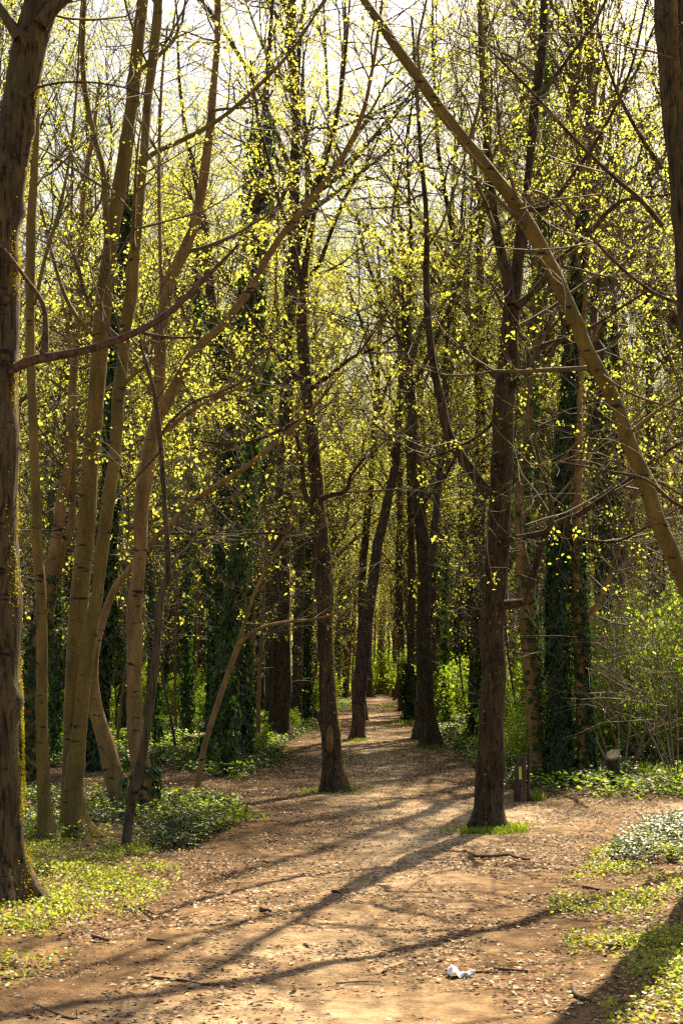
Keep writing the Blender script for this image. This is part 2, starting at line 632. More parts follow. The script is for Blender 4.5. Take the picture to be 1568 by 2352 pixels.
M_PAINT = simple_mat('yellow_green_paint', (0.45, 0.62, 0.03), (0.52, 0.70, 0.04), 12, 0.6, 0.3)
M_PETAL = leaf_mat('yellow_petal', (0.7, 0.5, 0.02), (0.8, 0.6, 0.02), (0.7, 0.5, 0.02), (0.8, 0.6, 0.02), 0.2, 0.4, 0.4)


def ground_mat(name, is_path):
    m, n, l, out = new_mat(name)
    b = n.new('ShaderNodeBsdfPrincipled')
    b.inputs['Roughness'].default_value = 0.92
    b.inputs['Specular IOR Level'].default_value = 0.12
    co = n.new('ShaderNodeTexCoord').outputs['Object']
    big = noise_node(n, l, co, 0.55, 5, 0.6)
    mid = noise_node(n, l, co, 5.0, 6, 0.7)
    fine = noise_node(n, l, co, 38.0, 4, 0.7)
    soil = ramp(n, [(0.30, (0.050, 0.028, 0.013)), (0.52, (0.135, 0.078, 0.036)), (0.75, (0.25, 0.150, 0.072))])
    l.new(mid, soil.inputs[0])
    c = soil.outputs[0]
    if is_path:
        sand = ramp(n, [(0.28, (0.13, 0.082, 0.042)), (0.44, (0.27, 0.185, 0.108)), (0.58, (0.50, 0.375, 0.245))])
        mm = n.new('ShaderNodeMath')
        mm.operation = 'MULTIPLY_ADD'
        mm.inputs[1].default_value = 0.5
        hf = n.new('ShaderNodeMath')
        hf.operation = 'MULTIPLY'
        hf.inputs[1].default_value = 0.5
        l.new(mid, hf.inputs[0])
        l.new(big, mm.inputs[0])
        l.new(hf.outputs[0], mm.inputs[2])
        l.new(mm.outputs[0], sand.inputs[0])
        at_ = n.new('ShaderNodeAttribute')
        at_.attribute_name = 'edge'
        ad = n.new('ShaderNodeMath')
        ad.operation = 'MULTIPLY_ADD'
        ad.inputs[1].default_value = 1.1
        l.new(mid, ad.inputs[0])
        l.new(at_.outputs['Fac'], ad.inputs[2])
        k = step_node(n, l, ad.outputs[0], 1.0, 2.7)
        c = mix(n, l, k, c, sand.outputs[0])
    grit = step_node(n, l, fine, 0.46, 0.30)
    gm = n.new('ShaderNodeMath')
    gm.operation = 'MULTIPLY'
    gm.inputs[1].default_value = 0.7
    l.new(grit, gm.inputs[0])
    c = mix(n, l, gm.outputs[0], c, (0.045, 0.028, 0.016))
    l.new(c, b.inputs['Base Color'])
    bp = n.new('ShaderNodeBump')
    bp.inputs['Strength'].default_value = 0.7
    bp.inputs['Distance'].default_value = 0.03
    hm = n.new('ShaderNodeMath')
    hm.operation = 'ADD'
    l.new(mid, hm.inputs[0])
    l.new(fine, hm.inputs[1])
    l.new(hm.outputs[0], bp.inputs['Height'])
    l.new(bp.outputs[0], b.inputs['Normal'])
    l.new(b.outputs[0], out.inputs[0])
    return m


M_SOIL = ground_mat('forest_soil', False)
M_PATH = ground_mat('sandy_path_soil', True)

# ------------------------------------------------------------------ ground and path
def axis(parts):
    return np.unique(np.round(np.concatenate(parts), 4))


xs = axis([np.linspace(-7, 7, 176), 7 + np.geomspace(0.1, 393, 42), -7 - np.geomspace(0.1, 393, 42)])
ys = axis([np.linspace(-30, 4, 24), np.linspace(4, 30, 300), np.geomspace(30, 140, 160), np.geomspace(140, 900, 30)])
GX, GY = np.meshgrid(xs, ys)
gx, gy = GX.ravel(), GY.ravel()
GP = np.stack([gx, gy], 1)
SD = path_sd(GP)
GZ = height(gx, gy, SD)
near = (gy < 40)
GZ = GZ + np.where(near, 0.020 * (fbm(gx * 6, gy * 6, 3) - 0.5) + 0.045 * (fbm(gx * 2.1 + 7, gy * 2.1, 2) - 0.5), 0)
nx, ny = len(xs), len(ys)
q = (np.arange(ny - 1)[:, None] * nx + np.arange(nx - 1)[None]).ravel()
quad = np.stack([q, q + 1, q + nx + 1, q + nx], 1)
ground_V = np.stack([gx, gy, GZ], 1)
link('ground', make_mesh('ground', ground_V, [quad], M_SOIL), None, kind='structure')
wob = SD + 0.35 * (fbm(gx * 1.7 + 60, gy * 1.7 + 60, 3) - 0.5)
kq = (wob[quad] > -0.05).all(1)
used = np.unique(quad[kq])
remap = np.full(len(gx), -1)
remap[used] = np.arange(len(used))
link('path', make_mesh('path', ground_V[used] + np.array([0, 0, 0.006]), [remap[quad[kq]]], M_PATH,
                       {'edge': np.clip(wob[used], 0, 3)}), None, kind='structure')

# ------------------------------------------------------------------ prototypes of the trees of the wood
def proto_tree(name, label, H, r0, lean, first, n1, n2, n3, nleaf, lsize, mat, ivy=None, low_twigs=0, leafy=0.8, fork=False, up=0.5):
    root = thing(name, label, 'tree', (0, 0, -200))
    trunk, wood, leaf = Acc(), Acc(), Acc()
    m = 16
    t = np.linspace(0, 1, m)
    wx = np.cumsum(rng.normal(size=m)) * 0.10
    wy = np.cumsum(rng.normal(size=m)) * 0.10
    P = np.stack([wx * t + lean * H * t ** 1.2, wy * t, H * t], 1)
    P[0, 2] = -0.15
    Rr = r0 * (1 - 0.82 * t ** 0.9)
    Pc = catmull(np.c_[P, Rr], 0.35)
    limb(Pc[:, :3], Pc[:, 3], trunk, 9, 0.5, 0.3, 0.06)
    hosts = [(Pc[:, :3], Pc[:, 3])]
    if fork:
        i = int(len(Pc) * 0.45)
        pf = grow(Pc[i:i + 1, :3], norm(np.array([[0.45 * rng.choice([-1, 1]), rng.normal() * 0.3, 1.0]])), np.array([H * 0.5]), 12, 0.06, 0.05)[0]
        rf = Pc[i, 3] * 0.75 * np.linspace(1, 0.15, 13)
        limb(pf, rf, trunk, 8, 0, 0.3, 0.06)
        hosts.append((pf, rf))
    allP, allR = [], []
    for hP, hR in hosts:
        cnt = n1 // len(hosts)
        hh = np.stack([hP]), np.stack([hR])
        p, d, r, tt = spawn(hh[0], hh[1], cnt, first if len(hosts) == 1 or hP is hosts[0][0] else 0.1, 0.98, R(40), 0.20)
        L = H * 0.32 * (0.5 + 0.7 * rng.random(cnt)) * (1.25 - 0.85 * tt)
        P1 = grow(p, d, L, 7, 0.11, 0.10 * up)
        R1 = np.minimum(r * 0.60, 0.075)[:, None] * np.linspace(1, 0.22, 8)[None]
        tubes(P1, R1, 5, wood)
        allP.append(P1)
        allR.append(R1)
        allP.append(np.stack([hP[np.linspace(int(len(hP) * 0.7), len(hP) - 1, 8).astype(int)]]))
        allR.append(np.stack([hR[np.linspace(int(len(hP) * 0.7), len(hP) - 1, 8).astype(int)]]))
    P1, R1 = np.concatenate(allP), np.concatenate(allR)
    twig_system(P1, R1, n2, n3, 1.9, 0.85, wood, leaf, nleaf, lsize, 2, 0.06, 0.020, 0.009, leafy, 0.050)
    if low_twigs:
        p, d, r, tt = spawn(Pc[None, :, :3], Pc[None, :, 3], low_twigs, 0.05, first, R(70), 0.3)
        L = 0.6 + 1.4 * rng.random(low_twigs)
        Pl = grow(p, d, L, 5, 0.14, 0.03)
        Rl = np.full((low_twigs, 1), 0.011) * np.linspace(1, 0.4, 6)[None]
        tubes(Pl, Rl, 4, wood)
        twig_system(Pl, Rl, low_twigs * 3, low_twigs * 8, 0.7, 0.4, wood, leaf, nleaf, lsize, 1, 0.02, 0.007, 0.005, leafy * 0.5, 0.05)
    trunk_ob = link('trunk', trunk.mesh('trunk', mat), root)
    link('branches', wood.mesh('branches', M_TWIG), root)
    link('crown', leaf.mesh('crown', M_LEAF, smooth=False), root)
    if ivy:
        ia = Acc()
        ivy_on(Pc[:, :3], Pc[:, 3], ivy[0], ivy[1], ia, 0, ivy[2], ivy[3])
        link('ivy', ia.mesh('ivy', M_IVY, smooth=False), trunk_ob)
    return root


PROTO = {}
rng = np.random.default_rng(11)
PROTO['tall'] = [proto_tree('woodland_tree', 'x', 20 + 2 * i, 0.19 + 0.02 * i, 0.01 * (i - 1), 0.30, 38, 300, 2450, 5, 0.046,
                            [M_FAR, M_FURROW, M_FAR, M_RED][i], None, 7, 0.62, i % 2 == 1) for i in range(4)]
PROTO['slim'] = [proto_tree('slender_tree', 'x', 13 + 2 * i, 0.075 + 0.012 * i, 0.03 * (i - 1), 0.20, 28, 180, 1300, 5, 0.045,
                            [M_TAN, M_FAR, M_SMOOTH][i], None, 7, 0.7) for i in range(3)]
PROTO['ivied'] = [proto_tree('ivied_tree', 'x', 18 + 2 * i, 0.17 + 0.02 * i, 0.01, 0.40, 26, 200, 1500, 5, 0.046,
                             M_RED, (260, 0.11, 0.36 + 0.09 * i, 0.13), 4, 0.8, i == 1) for i in range(3)]


def proto_sapling(i):
    root = thing('sapling', 'x', 'sapling', (0, 0, -200))
    trunk, wood, leaf = Acc(), Acc(), Acc()
    H = 5.5 + 1.3 * i
    P = grow(np.array([[0, 0, -0.1]]), norm(np.array([[0.12 * rng.normal(), 0.1 * rng.normal(), 1.0]])), np.array([H]), 14, 0.05, 0.04)
    Rr = np.linspace(0.028 + 0.006 * i, 0.006, 15)[None]
    tubes(P, Rr, 6, trunk)
    twig_system(P, Rr, 34, 150, 1.2, 0.5, wood, leaf, 4, 0.06, 2, 0.05, 0.008, 0.005, 0.55, 0.05, 0.5)
    link('trunk', trunk.mesh('trunk', M_TAN if i % 2 else M_FAR), root)
    link('branches', wood.mesh('branches', M_BARE), root)
    link('crown', leaf.mesh('crown', M_LEAF if i != 1 else M_GREEN, smooth=False), root)
    if i == 2:
        ia = Acc()
        ivy_on(P[0], Rr[0], 170, 0.10, ia, 0, 0.7, 0.10)
        link('ivy', ia.mesh('ivy', M_IVY, smooth=False), root)
    return root


def proto_bush(i, bare=False):
    root = thing('bare_shrub' if bare else 'green_bush', 'x', 'shrub', (0, 0, -200))
    wood, leaf = Acc(), Acc()
    n = 9 if bare else 12
    a = rng.random(n) * 6.28
    d = norm(np.stack([np.cos(a) * 0.5, np.sin(a) * 0.5, 0.8 + 0.5 * rng.random(n)], 1))
    p = np.stack([np.cos(a) * 0.12, np.sin(a) * 0.12, np.full(n, -0.05)], 1)
    H = (3.6 if bare else 1.9) * (0.7 + 0.5 * rng.random(n))
    P = grow(p, d, H, 8, 0.08, -0.015)
    Rr = np.full((n, 1), 0.016 if bare else 0.010) * np.linspace(1, 0.35, 9)[None]
    tubes(P, Rr, 5, wood)
    if bare:
        twig_system(P, Rr, 80, 330, 1.5, 0.6, wood, leaf, 3, 0.05, 1, 0.0, 0.007, 0.004, 0.16, 0.04)
    else:
        twig_system(P, Rr, 110, 330, 0.75, 0.35, wood, leaf, 5, 0.085, 3, 0.03, 0.006, 0.004, 1.0, 0.06, 1.0)
    link('stems', wood.mesh('stems', M_BARE), root)
    link('crown', leaf.mesh('crown', M_LEAF if bare else M_GREEN, smooth=False), root)
    return root


PROTO['sapling'] = [proto_sapling(i) for i in range(3)]
PROTO['bush'] = [proto_bush(i) for i in range(3)]
PROTO['bare'] = [proto_bush(i, True) for i in range(2)]
_used = set()


def place(kind, x, y, label, group, scale=1.0, i=None, tilt=None, rot=None):
    i = int(rng.integers(len(PROTO[kind]))) if i is None else i
    root = PROTO[kind][i]
    loc = (float(x), float(y), hz(x, y))
    rz = float(rng.random() * 6.28) if rot is None else rot
    tl = tilt if tilt is not None else (float(rng.normal() * 0.02), float(rng.normal() * 0.03))
    if (kind, i) not in _used:
        _used.add((kind, i))
        root.location, root.rotation_euler, root.scale = loc, (tl[0], tl[1], rz), (scale,) * 3
        root['label'] = label
        if group:
            root['group'] = group
        return root
    return dup(root, loc, rz, scale, label, group, tl)


# ------------------------------------------------------------------ the traced trees
OCC = []          # (x, y, clearance) of everything standing


def traced(name, label, stems, base_py=None, Y=None, mat=M_FURROW, ivy=None, n1=10, n2=60, n3=300, l1=2.2, leafy=0.8, ext=5.0, lsize=0.062,
           nleaf=6, flare=0.25, knots=0.8, extra=None, twig_lo=0.35, moss_side=0, cat='tree', l2=1.2, l3=0.5, k=16, group=None, drop_twigs=False):
    """stems: list of (kind, pts[(px, py, width)], depth slope); the first is the trunk; picture traces put at real distance Y"""
    D = Y if Y is not None else dist_of(base_py)
    b = stems[0][1][0]
    base = at(b[0], b[1], D)
    bz = hz(base[0], D)
    origin = np.array([base[0], D, bz])
    root = thing(name, label, cat, origin, group)
    OCC.append((base[0], D, 1.0))
    wood, leaf, ia = Acc(), Acc(), Acc()
    hosts, trunk_ob = [], None
    for si, st in enumerate(stems):
        kind, pts = st[0], st[1]
        slope = st[2] if len(st) > 2 else 0.0
        p0 = pts[0]
        W = []
        for (px, py, w) in pts:
            s = math.hypot(px - p0[0], py - p0[1]) / FPX * D
            Yp = D + slope * s + (st[3] if len(st) > 3 else 0)
            W.append(np.r_[at(px, py, Yp), w * 0.5 * Yp / FPX / CT])
        W = np.array(W)
        if si == 0 or kind == 'trunk' and pts[0][1] > 1560:
            W = np.vstack([np.r_[W[0, :2], bz - 0.2, W[0, 3]], W])
            if W[1, 2] - W[0, 2] < 0.1:
                W = np.delete(W, 1, 0)
        C = catmull(W, 0.10 if D < 14 else 0.16)
        if ext > 0 and (kind == 'trunk' or pts[-1][1] < 30) and kind in ('trunk', 'branch'):
            e = grow(C[-1:, :3], norm(C[-1:, :3] - C[-6:-5, :3]), np.array([ext]), 10, 0.07, 0.06)[0]
            re = C[-1, 3] * np.linspace(1, 0.2, 11)
            C = np.vstack([C, np.c_[e, re][1:]])
        C[:, 3] = np.maximum(C[:, 3], 0.004)
        acc = Acc()
        big = C[0, 3] > 0.03
        limb(C[:, :3], C[:, 3], acc, k if si == 0 or kind == 'trunk' else max(6, k // 2), flare if (si == 0 or kind == 'trunk' and pts[0][1] > 1560) else 0,
             knots if big else 0.2, 0.07, bz)
        mt = M_DEAD if kind == 'dead' else mat
        link({'dead': 'dead_branch', 'trunk': 'trunk', 'branch': 'branch', 'stub': 'branch_stub'}[kind], acc.mesh('limb', mt, origin), root)
        hosts.append((kind, C))
        trunk_ob = trunk_ob if si else root.children[0]
        if ivy and (si == 0 or kind == 'trunk'):
            ivy_on(C[:, :3], C[:, 3], ivy[0], ivy[1], ia, ivy[4] if len(ivy) > 4 else 0, ivy[2], ivy[3], ivy[5] if len(ivy) > 5 else None, True, ivy[6] if len(ivy) > 6 else 0.0)
    P1, R1 = [], []
    for kind, C in hosts:
        if kind in ('dead', 'stub'):
            continue
        Lh = len(C)
        share = max(2, int(n1 / len(hosts)))
        lo = twig_lo if kind == 'trunk' else 0.12
        p, d, r, tt = spawn(C[None, :, :3], C[None, :, 3], share, lo, 1.0, R(58), 0.25)
        L = l1 * (0.45 + 0.9 * rng.random(share)) * (1.2 - 0.6 * tt)
        Pb = grow(p, d, L, 7, 0.11, 0.05)
        Rb = np.minimum(r * 0.5, 0.030)[:, None] * np.linspace(1, 0.25, 8)[None]
        tubes(Pb, Rb, 5, wood)
        P1.append(Pb)
        R1.append(Rb)
        if kind == 'branch' or Lh > 8:
            idx = np.linspace(int(Lh * (0.4 if kind == 'branch' else 0.75)), Lh - 1, 8).astype(int)
            P1.append(C[None, idx, :3])
            R1.append(C[None, idx, 3])
    if n2 > 0 and P1:
        twig_system(np.concatenate(P1), np.concatenate(R1), n2, int(n3 * 1.5), l2 * 1.1, l3 * 1.1, wood, leaf, nleaf + 1, lsize * 0.56, 2, 0.05, 0.014, 0.0062, leafy * 0.62, 0.034)
    if wood.n:
        link('branches', wood.mesh('branches', M_TWIG, origin), root)
    if leaf.n:
        link('crown', leaf.mesh('crown', M_LEAF, origin, smooth=False), root)
    if ia.n:
        link('ivy', ia.mesh('ivy', M_IVY, origin, smooth=False), trunk_ob)
    if moss_side:
        C = hosts[0][1]
        ma = Acc()
        n = 26000
        l = rng.random(n)
        i = l * (len(C) - 1)
        Q = np.stack([np.interp(i, np.arange(len(C)), C[:, j]) for j in range(4)], 1)
        a = rng.normal(size=n) * 0.55 + (0.25 if moss_side > 0 else np.pi)
        keep = fbm(a * 2.5 + 40, Q[:, 2] * 2.2 + 7, 3) + 0.25 * np.exp(-(Q[:, 2] - bz) / 0.6) > 0.56
        out = np.stack([np.cos(a), np.sin(a), 0 * a], 1)
        hh = np.maximum(Q[:, 2] - bz, 0)
        rr = Q[:, 3] * (1 + flare * 0.9 * np.exp(-hh / 0.16) + 0.3 * flare * np.exp(-hh / 0.5))
        X = Q[:, :3] + out * (rr * 1.0 + 0.012 * rng.random(n))[:, None]
        leaves(X[keep], (out + 0.6 * rand_dirs(n))[keep], rand_dirs(n)[keep], 0.007 + 0.010 * rng.random(keep.sum()), 'blade', ma)
        link('moss', ma.mesh('moss', M_MOSS, origin, smooth=False), trunk_ob)
    if extra:
        extra(trunk_ob, origin, D, hosts)
    return root


rng = np.random.default_rng(23)
# big mossy trunk filling the left edge
traced('mossy_tree', 'thick furrowed trunk furred with yellow moss filling the left edge', [
    ('trunk', [(5, 2062, 108), (0, 1900, 102), (-2, 1700, 100), (-8, 1300, 97), (-11, 1000, 94), (-8, 850, 92), (0, 600, 86), (25, 400, 84), (52, 200, 84),
               (73, 100, 80), (95, 20, 80), (112, -60, 74), (130, -160, 66)], 0.02),
    ('branch', [(92, 60, 40), (130, 12, 34), (175, -20, 28), (240, -60, 22), (330, -110, 14)], 0.15),
    ('branch', [(45, 90, 30), (15, 40, 24), (-20, -10, 20), (-80, -80, 14)], 0.2),
    ('dead', [(20, 855, 20), (60, 833, 24), (105, 822, 22), (200, 805, 19), (300, 770, 18), (380, 725, 16), (450, 660, 13), (500, 610, 10), (548, 562, 6)], -0.10),
    ('dead', [(100, 822, 22), (105, 770, 15), (100, 700, 12), (60, 640, 9), (20, 585, 8), (-10, 550, 7)], -0.08),
    ('dead', [(318, 762, 8), (360, 772, 8), (405, 776, 7), (455, 775, 4)], -0.05),
    ('branch', [(35, 240, 7), (90, 200, 6), (180, 188, 5), (280, 200, 4), (350, 225, 3)], -0.3),
], Y=10.2, mat=M_OLD, n1=8, n2=30, n3=110, leafy=0.4, ext=4, moss_side=1, k=24, flare=0.55, knots=1.6, twig_lo=0.8, lsize=0.045)

# slim smooth stem beside it
traced('slim_smooth_tree', 'slim olive barked stem standing straight just right of the mossy edge trunk', [
    ('trunk', [(110, 1948, 36), (106, 1880, 30), (103, 1794, 28), (98, 1640, 26), (96, 1435, 25), (88, 1259, 23), (80, 1054, 22), (73, 849, 22), (71, 666, 22),
               (71, 513, 21), (78, 410, 18), (84, 256, 15), (88, 120, 12), (95, 0, 9)], 0.03),
    ('branch', [(80, 700, 9), (105, 590, 9), (140, 470, 8), (165, 330, 7), (178, 180, 6), (185, 40, 5), (190, -20, 4)], 0.2),
], base_py=1952, mat=M_SMOOTH, n1=6, n2=40, n3=190, leafy=0.55, ext=3, knots=3, flare=0.5, twig_lo=0.5, lsize=0.05)

# twin stems
traced('twin_stem_tree', 'twin smooth olive stems with black knot rings rising from one foot', [
    ('trunk', [(184, 1935, 62), (176, 1890, 44), (172, 1800, 37), (181, 1691, 33), (190, 1589, 32), (199, 1512, 35), (211, 1435, 33), (224, 1361, 25), (236, 1259, 31),
               (255, 1105, 28), (269, 1002, 27), (273, 900, 28), (283, 823, 28), (290, 746, 26), (302, 666, 30), (312, 564, 26), (320, 461, 25), (330, 359, 22),
               (338, 256, 20), (348, 154, 22), (360, 51, 22), (364, 0, 20), (372, -60, 18)], 0.03),
    ('trunk', [(163, 1925, 34), (160, 1800, 34), (165, 1700, 38), (172, 1560, 40), (178, 1464, 42), (189, 1310, 42), (202, 1156, 42), (214, 1002, 39), (221, 900, 39),
               (228, 797, 37), (238, 718, 36), (249, 615, 32), (263, 513, 33), (278, 410, 34), (291, 307, 29), (307, 205, 31), (318, 102, 31), (329, 0, 28), (338, -60, 24)], 0.06, 0.35),
    ('branch', [(325, 375, 16), (354, 352, 12), (440, 312, 11), (513, 268, 10), (590, 200, 9), (666, 120, 8), (740, 10, 6), (770, -30, 5)], 0.12),
    ('branch', [(216, 770, 10), (190, 745, 10), (155, 690, 10), (130, 620, 9), (110, 540, 8), (95, 480, 7)], 0.25, 0.3),
    ('branch', [(250, 600, 14), (238, 400, 15), (225, 340, 14), (200, 230, 13), (190, 130, 12), (195, 0, 10), (197, -40, 9)], 0.2, 0.4),
    ('branch', [(282, 885, 12), (300, 868, 9), (330, 845, 8), (370, 810, 6)], -0.2),
], base_py=1940, mat=M_SMOOTH, n1=14, n2=80, n3=360, leafy=0.6, ext=4, knots=4, k=20, flare=0.45, twig_lo=0.45, lsize=0.052)

# leaning stem
traced('leaning_tree', 'tan trunk leaning left from the ivy bed then bending right behind the twin stems', [
    ('trunk', [(288, 1850, 46), (262, 1780, 40), (243, 1710, 36), (224, 1640, 33), (214, 1560, 28), (222, 1490, 20), (241, 1412, 17), (267, 1346, 17), (297, 1310, 15),
               (359, 1233, 14), (461, 1141, 12), (543, 1089, 12), (615, 1033, 10), (692, 966, 9), (745, 905, 7), (790, 850, 4)], 0.05),
], Y=17.0, mat=M_TAN, n1=6, n2=26, n3=110, leafy=0.5, ext=0, knots=4, flare=0.4, twig_lo=0.55, lsize=0.055, l1=1.4)

# stout forked tan trunk
traced('forked_tan_tree', 'stout tan trunk with black knots and an ivy wrapped foot, forking high on the left', [
    ('trunk', [(330, 1885, 54), (326, 1800, 46), (314, 1690, 33), (311, 1589, 33), (311, 1435, 33), (311, 1412, 33), (321, 1259, 30), (333, 1105, 38), (351, 1002, 34),
               (362, 951, 30), (366, 900, 27), (369, 823, 27), (374, 746, 27), (380, 718, 26), (390, 641, 26), (420, 580, 26), (437, 540, 24), (447, 513, 23), (467, 410, 23), (482, 307, 20),
               (491, 205, 18), (499, 100, 15), (500, 0, 15), (502, -50, 13)], 0.04),
    ('branch', [(366, 945, 28), (382, 925, 26), (410, 869, 22), (461, 792, 20), (513, 746, 19), (554, 692, 18), (590, 640, 17), (615, 590, 16), (661, 523, 16), (718, 456, 14), (759, 395, 13),
                (804, 328, 12), (835, 250, 10), (855, 160, 8), (870, 60, 8), (880, -20, 6)], 0.06),
    ('branch', [(340, 905, 9), (348, 880, 9), (335, 810, 7), (318, 760, 5)], -0.1),
    ('branch', [(368, 1000, 9), (430, 950, 9), (480, 920, 8), (540, 895, 7), (590, 880, 5)], -0.15),
    ('branch', [(372, 780, 12), (370, 640, 10), (366, 480, 9), (366, 330, 8), (372, 180, 7), (385, 60, 5)], 0.3, 0.1),
], base_py=1885, mat=M_TAN, ivy=(260, 0.085, 0.055, 0.10), n1=18, n2=120, n3=560, leafy=0.75, ext=4, knots=4, k=20, flare=0.5, twig_lo=0.5)

# leaning saplings
traced('leaning_sapling', 'thin mossy sapling leaning right across the stout tan trunk, twisted near its top', [
    ('trunk', [(288, 1963, 18), (302, 1845, 20), (318, 1768, 20), (336, 1681, 19), (354, 1538, 19), (364, 1435, 18), (371, 1361, 17), (386, 1325, 17), (385, 1259, 13), (379, 1156, 12),
               (372, 1054, 13), (367, 992, 12), (356, 910, 10), (343, 859, 9), (328, 808, 7), (320, 772, 5)], 0.02),
    ('branch', [(368, 1000, 7), (400, 960, 7), (450, 920, 6), (500, 903, 5), (590, 860, 4)], 0.1),
    ('branch', [(366, 1040, 6), (300, 1110, 5), (262, 1150, 4)], -0.1),
], base_py=1963, mat=M_FAR, n1=5, n2=16, n3=50, leafy=0.25, ext=0, flare=0.3, k=12, l1=1.0, l2=0.7, l3=0.35, cat='sapling')
traced('pale_sapling', 'thin pale sapling with one long side branch slanting before the ivy clad trunk', [
    ('trunk', [(449, 1845, 14), (464, 1743, 14), (492, 1640, 13), (528, 1538, 12), (545, 1490, 12), (561, 1435, 9), (579, 1377, 8), (604, 1320, 7), (636, 1264, 6), (702, 1156, 4)], 0.05),
    ('branch', [(546, 1480, 9), (575, 1456, 9), (610, 1438, 8), (660, 1428, 7), (718, 1423, 6), (770, 1408, 4), (830, 1385, 3)], 0.1),
], base_py=1845, mat=M_TAN, n1=5, n2=22, n3=80, leafy=0.3, ext=0, flare=0.3, k=10, l1=1.0, l2=0.7, l3=0.35, cat='sapling')

# leaning ivied trunk behind the edge trunk
traced('leaning_ivied_tree', 'brown trunk leaning right with ivy on its foot, close behind the mossy edge trunk', [
    ('trunk', [(62, 1800, 36), (70, 1600, 30), (90, 1440, 28), (128, 1250, 24), (150, 1110, 22), (168, 900, 19), (180, 740, 18), (186, 600, 16), (192, 450, 13), (215, 300, 10), (230, 180, 7)], 0.05),
    ('trunk', [(82, 1795, 22), (96, 1560, 20), (118, 1400, 18), (140, 1280, 18), (165, 1200, 16), (168, 1050, 14), (172, 900, 12), (140, 640, 8)], 0.05, 0.3),
], Y=21.0, mat=M_TAN, ivy=(200, 0.09, 0.30, 0.08), n1=10, n2=60, n3=260, leafy=0.75, ext=0, knots=2, twig_lo=0.4)

# the great ivy trunk left of the path
traced('ivy_clad_tree', 'large reddish trunk thickly clad in glossy ivy at the left side of the path', [
    ('trunk', [(532, 1750, 62), (530, 1700, 50), (530, 1600, 48), (531, 1435, 47), (533, 1250, 44), (535, 1100, 40), (530, 980, 32), (512, 870, 28), (500, 780, 26), (488, 700, 24), (478, 620, 22),
               (470, 520, 18), (452, 420, 14), (430, 320, 10)], 0.04),
    ('trunk', [(545, 1150, 30), (560, 950, 26), (572, 800, 24), (580, 650, 23), (587, 520, 22), (596, 420, 20), (604, 320, 18), (612, 200, 14), (622, 60, 10), (628, -20, 8)], 0.06),
    ('branch', [(508, 850, 14), (470, 800, 12), (430, 740, 10), (400, 640, 8), (380, 560, 6)], 0.2),
    ('branch', [(585, 560, 12), (640, 470, 10), (690, 360, 8), (720, 240, 6)], 0.3),
], base_py=1752, mat=M_RED, ivy=(760, 0.10, 0.54, 0.22, 0, None, 0.55), n1=20, n2=140, n3=700, leafy=0.85, ext=4, twig_lo=0.5, lsize=0.068)

# centre tree on the path's left
def scar(root, origin, D, hosts):
    a = Acc()
    c = at(757, 1700, D - 0.205)
    th = np.linspace(0, 2 * np.pi, 14, endpoint=False)
    ring = np.stack([c[0] + 0.055 * np.cos(th), np.full(14, c[1]) - 0.0 + 0.035 * np.abs(np.cos(th)), c[2] + 0.20 * np.sin(th)], 1)
    V = np.vstack([ring, [c + np.array([0, -0.012, 0])], ring + np.array([0, 0.12, 0])])
    F = [np.array([(i, (i + 1) % 14, 14) for i in range(14)])]
    F.append(np.array([(i, 15 + i, 15 + (i + 1) % 14, (i + 1) % 14) for i in range(14)]))
    a.add(V, F)
    link('bark_scar', a.mesh('bark_scar', simple_mat('scarred_wood', (0.085, 0.052, 0.018), (0.17, 0.11, 0.040), 8), origin), root)


traced('path_side_maple', 'dark trunk with a pale oval bark scar standing in the middle of the path view', [
    ('trunk', [(770, 1815, 54), (768, 1780, 47), (760, 1691, 42), (752, 1560, 36), (747, 1435, 34), (745, 1350, 40), (737, 1259, 38), (729, 1156, 34), (721, 1054, 30), (712, 960, 26), (705, 900, 26),
               (697, 797, 28), (692, 746, 26), (697, 666, 20), (700, 610, 15), (712, 540, 12), (725, 470, 11), (745, 390, 9), (770, 280, 8), (790, 160, 6), (800, 40, 5)], 0.04),
    ('branch', [(697, 740, 16), (692, 650, 14), (672, 560, 12), (650, 490, 10), (630, 420, 9), (612, 350, 8), (590, 250, 6), (575, 140, 5)], 0.15),
    ('branch', [(698, 880, 13), (670, 855, 12), (640, 820, 10), (600, 760, 9), (565, 705, 8), (530, 655, 6), (500, 600, 5)], -0.1),
    ('branch', [(705, 900, 11), (760, 860, 10), (810, 820, 8), (860, 800, 7), (910, 770, 5)], -0.15),
    ('branch', [(712, 955, 10), (650, 985, 9), (590, 1010, 7), (520, 1020, 6), (440, 1010, 4)], -0.2),
    ('branch', [(700, 650, 12), (735, 600, 10), (765, 520, 9), (800, 440, 8), (850, 360, 6), (880, 280, 5)], 0.1),
    ('branch', [(738, 1145, 14), (765, 1135, 11), (785, 1132, 10), (800, 1115, 9), (805, 1090, 7), (840, 1050, 5)], -0.2),
    ('branch', [(718, 1180, 14), (700, 1130, 12), (692, 1060, 8), (680, 1000, 6)], -0.1),
    ('branch', [(725, 1250, 6), (690, 1238, 6), (640, 1225, 6), (590, 1225, 5), (520, 1228, 5), (440, 1225, 5), (370, 1224, 4)], -0.25),
], base_py=1818, mat=M_FURROW, n1=34, n2=240, n3=1250, leafy=0.9, ext=4, k=18, knots=2.5, twig_lo=0.35, l1=2.0, lsize=0.074, extra=scar, moss_side=1)

